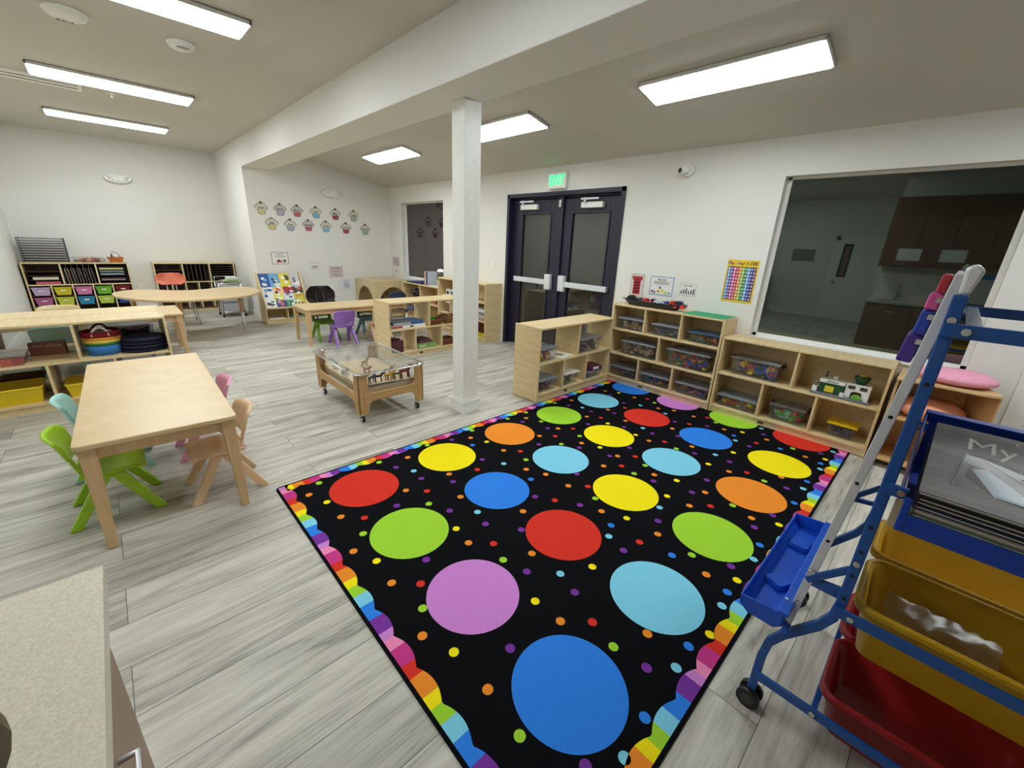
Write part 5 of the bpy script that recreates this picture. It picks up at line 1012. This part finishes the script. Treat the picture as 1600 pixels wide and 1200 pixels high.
P = A + dr * .87; b.cyl((P.x, EY0 + .004, P.z), (P.x, EY0 - .004, P.z), .011, CHROME, n=12); P = A + dr * .985; b.tube([(P.x, EY0 + .004, P.z), (P.x - .01, EY0 - .02, P.z), (P.x - .03, EY0 - .02, P.z + .005)], .002, CHROME, 6); b.build('fasteners', wb)
b = MB(); P = A + dr * .03 + nr * .02; b.prism([(.006, 1.425), (.024, 1.425), (.035, 1.478), (.02, 1.492), (.004, 1.480)], 'y', EY0 + .0, EY1 - .25, mat('clear_white_cap', (226, 226, 226), .2)); tag(b.build('paper_clip_bar', bevel=.006), 'white plastic clip bar on the top edge of the whiteboard', 'clip')
# erasers hanging on the face
for i, (s0, s1, c, n, off) in enumerate([(.0, .045, (176, 44, 56), 'red', .0), (.045, .085, (214, 84, 156), 'magenta pink', .006), (.085, .145, (44, 68, 170), 'blue', .006), (.145, .215, (76, 48, 140), 'purple', .012)]):
    b = MB(); slab(b, s0 + .004, s1, EY0 + .03 + .0 * i, EY0 + .14, -.012 - off - .018, -.0125 , mat('eraser_%s' % n.replace(' ', '_'), c, .55)); o = b.build('board_eraser', bevel=.004); tag(o, '%s block eraser stuck to the upper edge of the whiteboard' % n, 'eraser', 'coloured erasers on the whiteboard')
    if i: b = MB(); slab(b, s0 + .01, s0 + .022, EY0 + .024, EY0 + .03, -.022, -.012, CHROME); b.build('magnet', o)
# blue marker tray
t = thing('marker_tray', 'blue plastic tray hooked on the bottom of the whiteboard', 'tray', (-.155, 1.60, .405)); b = MB()
TW, TL = .062, .325
prof = [(-TW, .055), (-TW + .004, .02), (-TW + .03, 0), (TW - .02, 0), (TW, .02), (TW, .065)]
b.prism(prof + [(TW - .006, .065), (TW - .006, .022), (TW - .022, .006), (-TW + .032, .006), (-TW + .010, .024), (-TW + .006, .055)], 'y', -TL, TL, BLUEP)
for s in (-1, 1): b.prism(prof, 'y', s * TL, s * (TL - .006), BLUEP)
b.build('tray_body', t, bevel=.0025)
MB().box(TW - .022, -TL, .058, TW + .008, TL, .070, BLUEP).build('tray_lip', t, bevel=.003)
b = MB(); b.prism([(TW - .0, .03), (TW + .018, .02), (TW + .018, .005), (TW, -.004)], 'y', -TL + .0, -TL + .03, BLUEP); b.build('hook', t, bevel=.002)
for y, a in ((-.12, .3), (.16, .8)):
    b = MB(); R_ = [(.036 * (1 + .14 * cos(4 * q)) * cos(q), .036 * (1 + .14 * cos(4 * q)) * sin(q)) for q in [2 * pi * k / 24 for k in range(24)]]; b.prism(R_, 'z', 0, .012, BLUEP); b.prism([(p[0] * .92, p[1] * .92) for p in R_], 'z', .012, .02, BLUEP)
    o = b.build('blue_magnet', bevel=.002); o.location = (-.155, 1.60 + y, .4125); o.rotation_euler = (0, 0, a); tag(o, 'blue clover-shaped piece lying in the marker tray, %s' % ('nearer end' if y < 0 else 'farther end'), 'magnet', 'clover pieces in the marker tray')
# tubs
def etub(label, x0, x1, y0, y1, z0, z1, m):
    t = thing('storage_tub', label, 'bin', ((x0 + x1) / 2, (y0 + y1) / 2, z0)); hx, hy, h = (x1 - x0) / 2, (y1 - y0) / 2, z1 - z0; b = MB()
    rg = [rr(hx - .04, hy - .035, .035, .004), rr(hx - .014, hy - .014, .045, h - .008), rr(hx, hy, .05, h - .004), rr(hx, hy, .05, h - .022)]; N = len(rg[0])
    b.add([v for R in rg for v in R], [tuple(range(N))[::-1]] + [(i * N + k, i * N + (k + 1) % N, (i + 1) * N + (k + 1) % N, (i + 1) * N + k) for i in range(3) for k in range(N)], m, True); b.build('tub_body', t, solid=.004)
    b = MB(); b.tube([(p[0], p[1], h - .005) for p in rr(hx - .005, hy - .005, .048, 0, 6)], .008, m, 8, True); b.build('rim', t); return t
etub('yellow tub nearer us in the middle tier of the blue easel', .035, .52, 1.357, 1.655, .385, .565, YTUB)
etub('yellow tub behind the nearer one in the middle tier of the easel', .035, .52, 1.672, 1.965, .385, .565, YTUB)
etub('red tub nearer us in the bottom tier of the blue easel', .035, .50, 1.357, 1.655, .05, .215, RTUB)
etub('red tub behind the nearer one in the bottom tier of the easel', .035, .50, 1.672, 1.965, .05, .215, RTUB)
# plastic pouch in the yellow tub
t = thing('plastic_pouch', 'clear zip pouch with a dark blue edge lying in the nearer yellow tub', 'pouch', (.22, 1.50, .42)); R = random.Random(3); b = MB(); hh = [[R.uniform(-.007, .007) for _ in range(20)] for _ in range(20)]
PC = clear('pouch_film', (232, 232, 205), .12, .3, .05, (200, 200, 160))
b.grid(lambda u, v: ((u - .5) * .24, (v - .5) * .17, .03 + .05 * v + .022 * sin(pi * u) * sin(pi * v) + hh[int(u * 14)][int(v * 10)]), 14, 10, PC); b.build('pouch_film', t)
b = MB(); b.tube([((u - .5) * .24, -.085, .03 + .004 * sin(9 * u)) for u in [k / 10 for k in range(11)]], .004, mat('zip_navy', (20, 26, 60), .5), 6); b.build('zip', t); t.rotation_euler = (.12, 0, -.06)
# blue book bin with big books
t = thing('book_bin', 'deep blue open bin holding big books on the top tier of the easel', 'bin', (0, 0, 0)); b = MB()
bx0, bx1 = .045, .60; BB = BINBLUE
b.prism([(1.300, .856), (1.352, .862), (1.80, .862), (1.86, 1.025), (1.855, 1.028), (1.79, .868), (1.352, .868), (1.306, .863), (1.306, .905), (1.300, .905)], 'x', bx0 + .008, bx1, BB)
b.box(bx0 + .004, 1.299, .856, bx0 + .0195, 1.305, .948, BB); b.prism([(1.36, .866), (1.80, .866), (1.86, 1.026), (1.60, .99), (1.36, .93)], 'x', bx0 - .004, bx0, BB); b.prism([(1.845, 1.0), (1.885, 1.0), (1.885, 1.03), (1.845, 1.03)], 'x', bx0 - .006, bx1, BB); b.build('bin_body', t, bevel=.003)
def bigbook(k, label, z, tilt, cols, x0=.062, w=.50, h=.40, th=.012, cover=None):
    """lies leaning back: near edge low, far edge high"""
    t = thing('big_book', label, 'book', (x0, 1.311 - .002 * ((z * 1000) % 3), z)); t.rotation_euler = (tilt, 0, 0)
    b = MB(); b.box(0, 0, 0, w, h, .0025, pm(cols[0])); b.box(0, 0, th - .0025, w, h, th, cover or pm(cols[0])); b.box(0, h - .003, 0, w, h, th, pm(cols[0])); b.build('cover', t)
    b = MB(); b.box(.004, .003, .0025, w - .004, h - .004, th - .0025, PAPER); b.build('pages', t); return t
for k in range(6):
    bigbook(k, '%s big book in the stack in the blue bin' % ['lowest', 'second lowest', 'third lowest', 'fourth lowest', 'second highest black', 'black one just below the top'][k], .890 + .0115 * k, .18 + .008 * k, [[(90, 80, 76), (70, 96, 84), (150, 140, 120), (30, 40, 60), (26, 26, 28), (22, 22, 24)][k]], .066 + .002 * (k % 3), .5, .40, .0105)
MT = wood('photo_cover', (124, 118, 112), (80, 76, 76), .5, (1.2, 9, 1))
t = bigbook(9, 'grey-brown big book titled My Senses on top of the stack in the blue bin', .961, .20, [(60, 56, 58)], .066, .50, .38, .012, MT)
b = MB(); TW_ = mat('title_white', (225, 222, 216), .5); b.text('My Senses', .092, MX.Translation((.225, .292, .0126)), TW_, .0002, .85); b.text('Exploring with', .024, MX.Translation((.22, .350, .0126)), TW_, .0004); b.build('title', t)
t = thing('small_book', 'thin open booklet in a clear sleeve lying on the grey-brown big book', 'book', (.125, 1.375, .979)); t.rotation_euler = (.22, 0, -.10)
b = MB(); b.box(.0, 0, 0, .28, .12, .005, pm((84, 100, 44))); b.build('cover', t)
b = MB(); b.box(.004, .004, .005, .276, .118, .0062, pm((92, 72, 64))); b.add([(.01, .10, .0066), (.035, .115, .0066), (.14, .006, .0066), (.06, .006, .0066)], [(0, 1, 2, 3)], pm((196, 212, 226))); b.box(.13, .02, .0062, .276, .112, .0066, wood('photo_planks', (170, 150, 142), (120, 100, 98), .3, (2, 16, 1))); b.build('cover_print', t)
b = MB(); b.grid(lambda u, v: (-.008 + .15 * u, -.004 + .15 * v, .010 + .010 * sin(3 * u + 2 * v)), 8, 6, clear('sleeve', (250, 250, 250), .03, .45, .0)); b.build('sleeve', t)
b = MB(); b.tube([(-.008, -.004, .013), (-.008, .146, .018), (.04, .142, .022), (.142, .10, .018)], .0012, WHITE, 5); b.build('sleeve_edge', t)

# corner shelf behind the easel with cushions
t = thing('corner_shelf', 'open wooden shelf in the corner behind the blue easel', 'shelf', (0, 0, 0)); CW = wood('corner_wood', (214, 172, 118), (202, 158, 104), .45)
top = [(-.12, 4.35), (-.12, 3.96), (.30, 3.95), (.375, 3.97), (.395, 4.0), (.275, 4.35)]
for z, n in ((.682, 'top_panel'), (.395, 'shelf'), (.06, 'bottom_panel')): MB().prism(top, 'z', z, z + .018, CW if n != 'top_panel' else wood('corner_top', (226, 190, 140), (214, 178, 126), .4)).build(n, t, bevel=.003)
MB().box(-.12, 4.335, .018 * 0, .262, 4.35, .682, CW).build('back_panel', t); MB().prism([(.385, 4.01), (.395, 4.02), (.275, 4.35), (.262, 4.345)], 'z', 0, .682, CW).build('side_panel', t); MB().box(-.12, 3.98, 0, -.105, 4.335, .682, CW).build('side_panel', t)
def cushion(label, loc, r, h, rgb, sy=1.0):
    b = MB(); b.lathe([(.001, 0), (r * .7, .004), (r * .95, h * .3), (r, h * .5), (r * .95, h * .7), (r * .7, h * .96), (.001, h)], (0, 0, 0), mat('cushion_%d_%d' % rgb[1:], rgb, .85, bump=.4, bscale=250), 36, 1, sy)
    o = b.build('cushion'); o.location = loc; tag(o, label, 'cushion', 'round cushions on the corner shelf')
cushion('round pink cushion on top of the corner shelf', (.165, 4.15, .7005), .205, .085, (240, 164, 190), .90); cushion('round salmon cushion inside the corner shelf', (.10, 4.14, .4135), .185, .13, (238, 164, 132), .95)

# ------------------------------------------------------------------ sink counter (left foreground) and what the windows mirror
t = thing('sink_counter', 'speckled cream counter with a round sink hole and brown cabinet, lower left corner', 'counter', (0, 0, 0))
CT = mat('speckled_counter', (214, 206, 186), .35, noise=.12, nscale=220, bump=.1)
top = [(-1.0, -.75), (-1.0, -.135), (-.985, -.120), (1.4, -.120), (1.4, -.75)]
sk = [(-.66 + .20 * cos(a), -.43 + .225 * sin(a)) for a in [2 * pi * k / 40 for k in range(40)]]
b = MB(); i = b.mi(CT)
zt0, zt1 = .825, .862
o_ = [(-1.0, -.75), (-1.0, -.12), (1.4, -.12), (1.4, -.75)]
# ring of quads between the hole and the outer rectangle
n = 40; hole = sk; outer = []
for k in range(n):
    a = 2 * pi * k / n; dx, dy = cos(a), sin(a); cx, cy = -.66, -.43; ts = []
    if dx > 1e-6: ts.append((1.4 - cx) / dx)
    if dx < -1e-6: ts.append((-1.0 - cx) / dx)
    if dy > 1e-6: ts.append((-.12 - cy) / dy)
    if dy < -1e-6: ts.append((-.75 - cy) / dy)
    q = min(ts); outer.append((cx + dx * q, cy + dy * q))
vs = [(*p, zt1) for p in hole] + [(*p, zt1) for p in outer] + [(*p, zt0) for p in hole] + [(*p, zt0) for p in outer]
fs = []
for k in range(n):
    j = (k + 1) % n; fs += [(k, j, n + j, n + k), (2 * n + k, 3 * n + k, 3 * n + j, 2 * n + j), (k, 2 * n + k, 2 * n + j, j), (n + k, n + j, 3 * n + j, 3 * n + k)]
# corners of the rectangle
C4 = [(-1.0, -.12), (-1.0, -.75), (1.4, -.75), (1.4, -.12)]
b.add(vs, fs, CT)
for c in C4:
    ks = sorted(range(n), key=lambda k: (outer[k][0] - c[0]) ** 2 + (outer[k][1] - c[1]) ** 2)
    a = next(k for k in ks if abs(outer[k][0] - c[0]) < 1e-6); e = next(k for k in ks if abs(outer[k][1] - c[1]) < 1e-6)
    b.prism([outer[a], c, outer[e]], 'z', zt0, zt1, CT)
b.build('countertop', t)
b = MB(); b.grid(lambda u, v: (-.66 + (.205 - .06 * v ** 2) * cos(2 * pi * u), -.43 + (.23 - .06 * v ** 2) * sin(2 * pi * u), .822 - .15 * v), 40, 6, mat('sink_bowl', (170, 164, 148), .3), closed_u=True); b.prism([(-.66 + .146 * cos(a), -.43 + .171 * sin(a)) for a in [2 * pi * k / 40 for k in range(40)]], 'z', .668, .674, MATS['sink_bowl']); b.build('sink_bowl', t)
b = MB(); b.box(-.975, -.745, .0, 1.4, -.725, .824, BROWNC); b.box(-.975, -.745, 0, -.957, -.155, .824, BROWNC); b.box(-.957, -.175, .09, 1.4, -.157, .824, BROWNC); b.build('cabinet_body', t)
for k in range(3):
    b = MB(); b.box(-.95 + .58 * k, -.157, .11, -.38 + .58 * k, -.140, .80, BROWNC); d_ = b.build('cabinet_door', t, bevel=.002); b = MB(); b.tube([(-.70 + .58 * k, -.138, .70), (-.70 + .58 * k, -.115, .70), (-.60 + .58 * k, -.115, .70), (-.60 + .58 * k, -.138, .70)], .005, ALU); b.build('handle', d_)
t = thing('faucet', 'chrome faucet behind the round sink, mirrored in the wide window', 'faucet', (-.66, -.70, .862)); b = MB(); b.tube([(0, 0, 0), (0, 0, .20), (0, .03, .25), (0, .09, .26), (0, .13, .22)], .012, CHROME); b.build('spout', t); b = MB(); b.tube([(.0, 0, .05), (.07, 0, .08)], .008, CHROME); b.build('lever', t)
UPW = wood('upper_brown', (128, 92, 66), (112, 78, 54), .45, (2, 2, 10))
for k in range(3):
    t = thing('wall_cupboard', ['brown wall cupboard over the sink, leftmost', 'brown wall cupboard over the sink, middle', 'brown wall cupboard over the sink, rightmost'][k], 'cupboard', (-1.0 + .8 * k, -.76, 1.40), 0, 'wall cupboards over the sink')
    MB().box(0, 0, 0, .8, .33, 1.05, UPW).build('cupboard_body', t)
    for q in range(2): MB().box(.005 + .398 * q, .33, .005, .397 + .398 * q, .348, 1.045, UPW).build('cupboard_door', t, bevel=.002)
for k, (x, lab) in enumerate([(-.80, 'white paper sheet taped on the leftmost wall cupboard'), (-.30, 'white paper sheet with drawings taped on the wall cupboard')]):
    flat('paper_sheet', lab, 'paper', x, -.4115, 1.50, x + .28, -.410, 1.68, PAPER)
# door, board and shelf on the kitchen side wall
t = thing('door_2', 'white door with a narrow window, mirrored in the wide window', 'door'); t['kind'] = 'structure'
b = MB(); b.box(-2.36, -4.4, 0, -2.27, -4.38, 2.0, TRIM); b.box(-1.40, -4.4, 0, -1.31, -4.38, 2.0, TRIM); b.box(-2.36, -4.4, 1.92, -1.31, -4.38, 2.03, TRIM); b.build('door_casing', t)
b = MB(); b.box(-2.27, -4.4, .01, -1.40, -4.385, 1.92, TRIM); L_ = b.build('door_leaf', t); b = MB(); b.box(-2.17, -4.385, 1.04, -1.98, -4.380, 1.83, BLACK); b.box(-2.13, -4.38, 1.08, -2.02, -4.378, 1.79, mat('pinkish_glass', (150, 120, 110), .2)); b.build('narrow_window', L_); b = MB(); b.ball((-2.2, -4.35, .92), .03, CHROME); b.build('knob', L_)
t = thing('notice_board', 'white-framed notice board, mirrored in the wide window', 'board', (0, 0, 0)); MB().box(-3.27, -4.399, 1.34, -2.68, -4.385, 1.72, TRIM).build('frame', t, bevel=.003); MB().box(-3.23, -4.385, 1.38, -2.72, -4.382, 1.68, mat('board_face', (150, 140, 128), .5)).build('board_face', t)
cabinet('shelf_unit', 'dark wooden shelf on the kitchen side, mirrored in the wide window', (-3.56, -4.2, 0), HP, .9, .3, 1.1, [(.4, .018, .882), (.75, .018, .882)], (), True, matl=BROWNC)
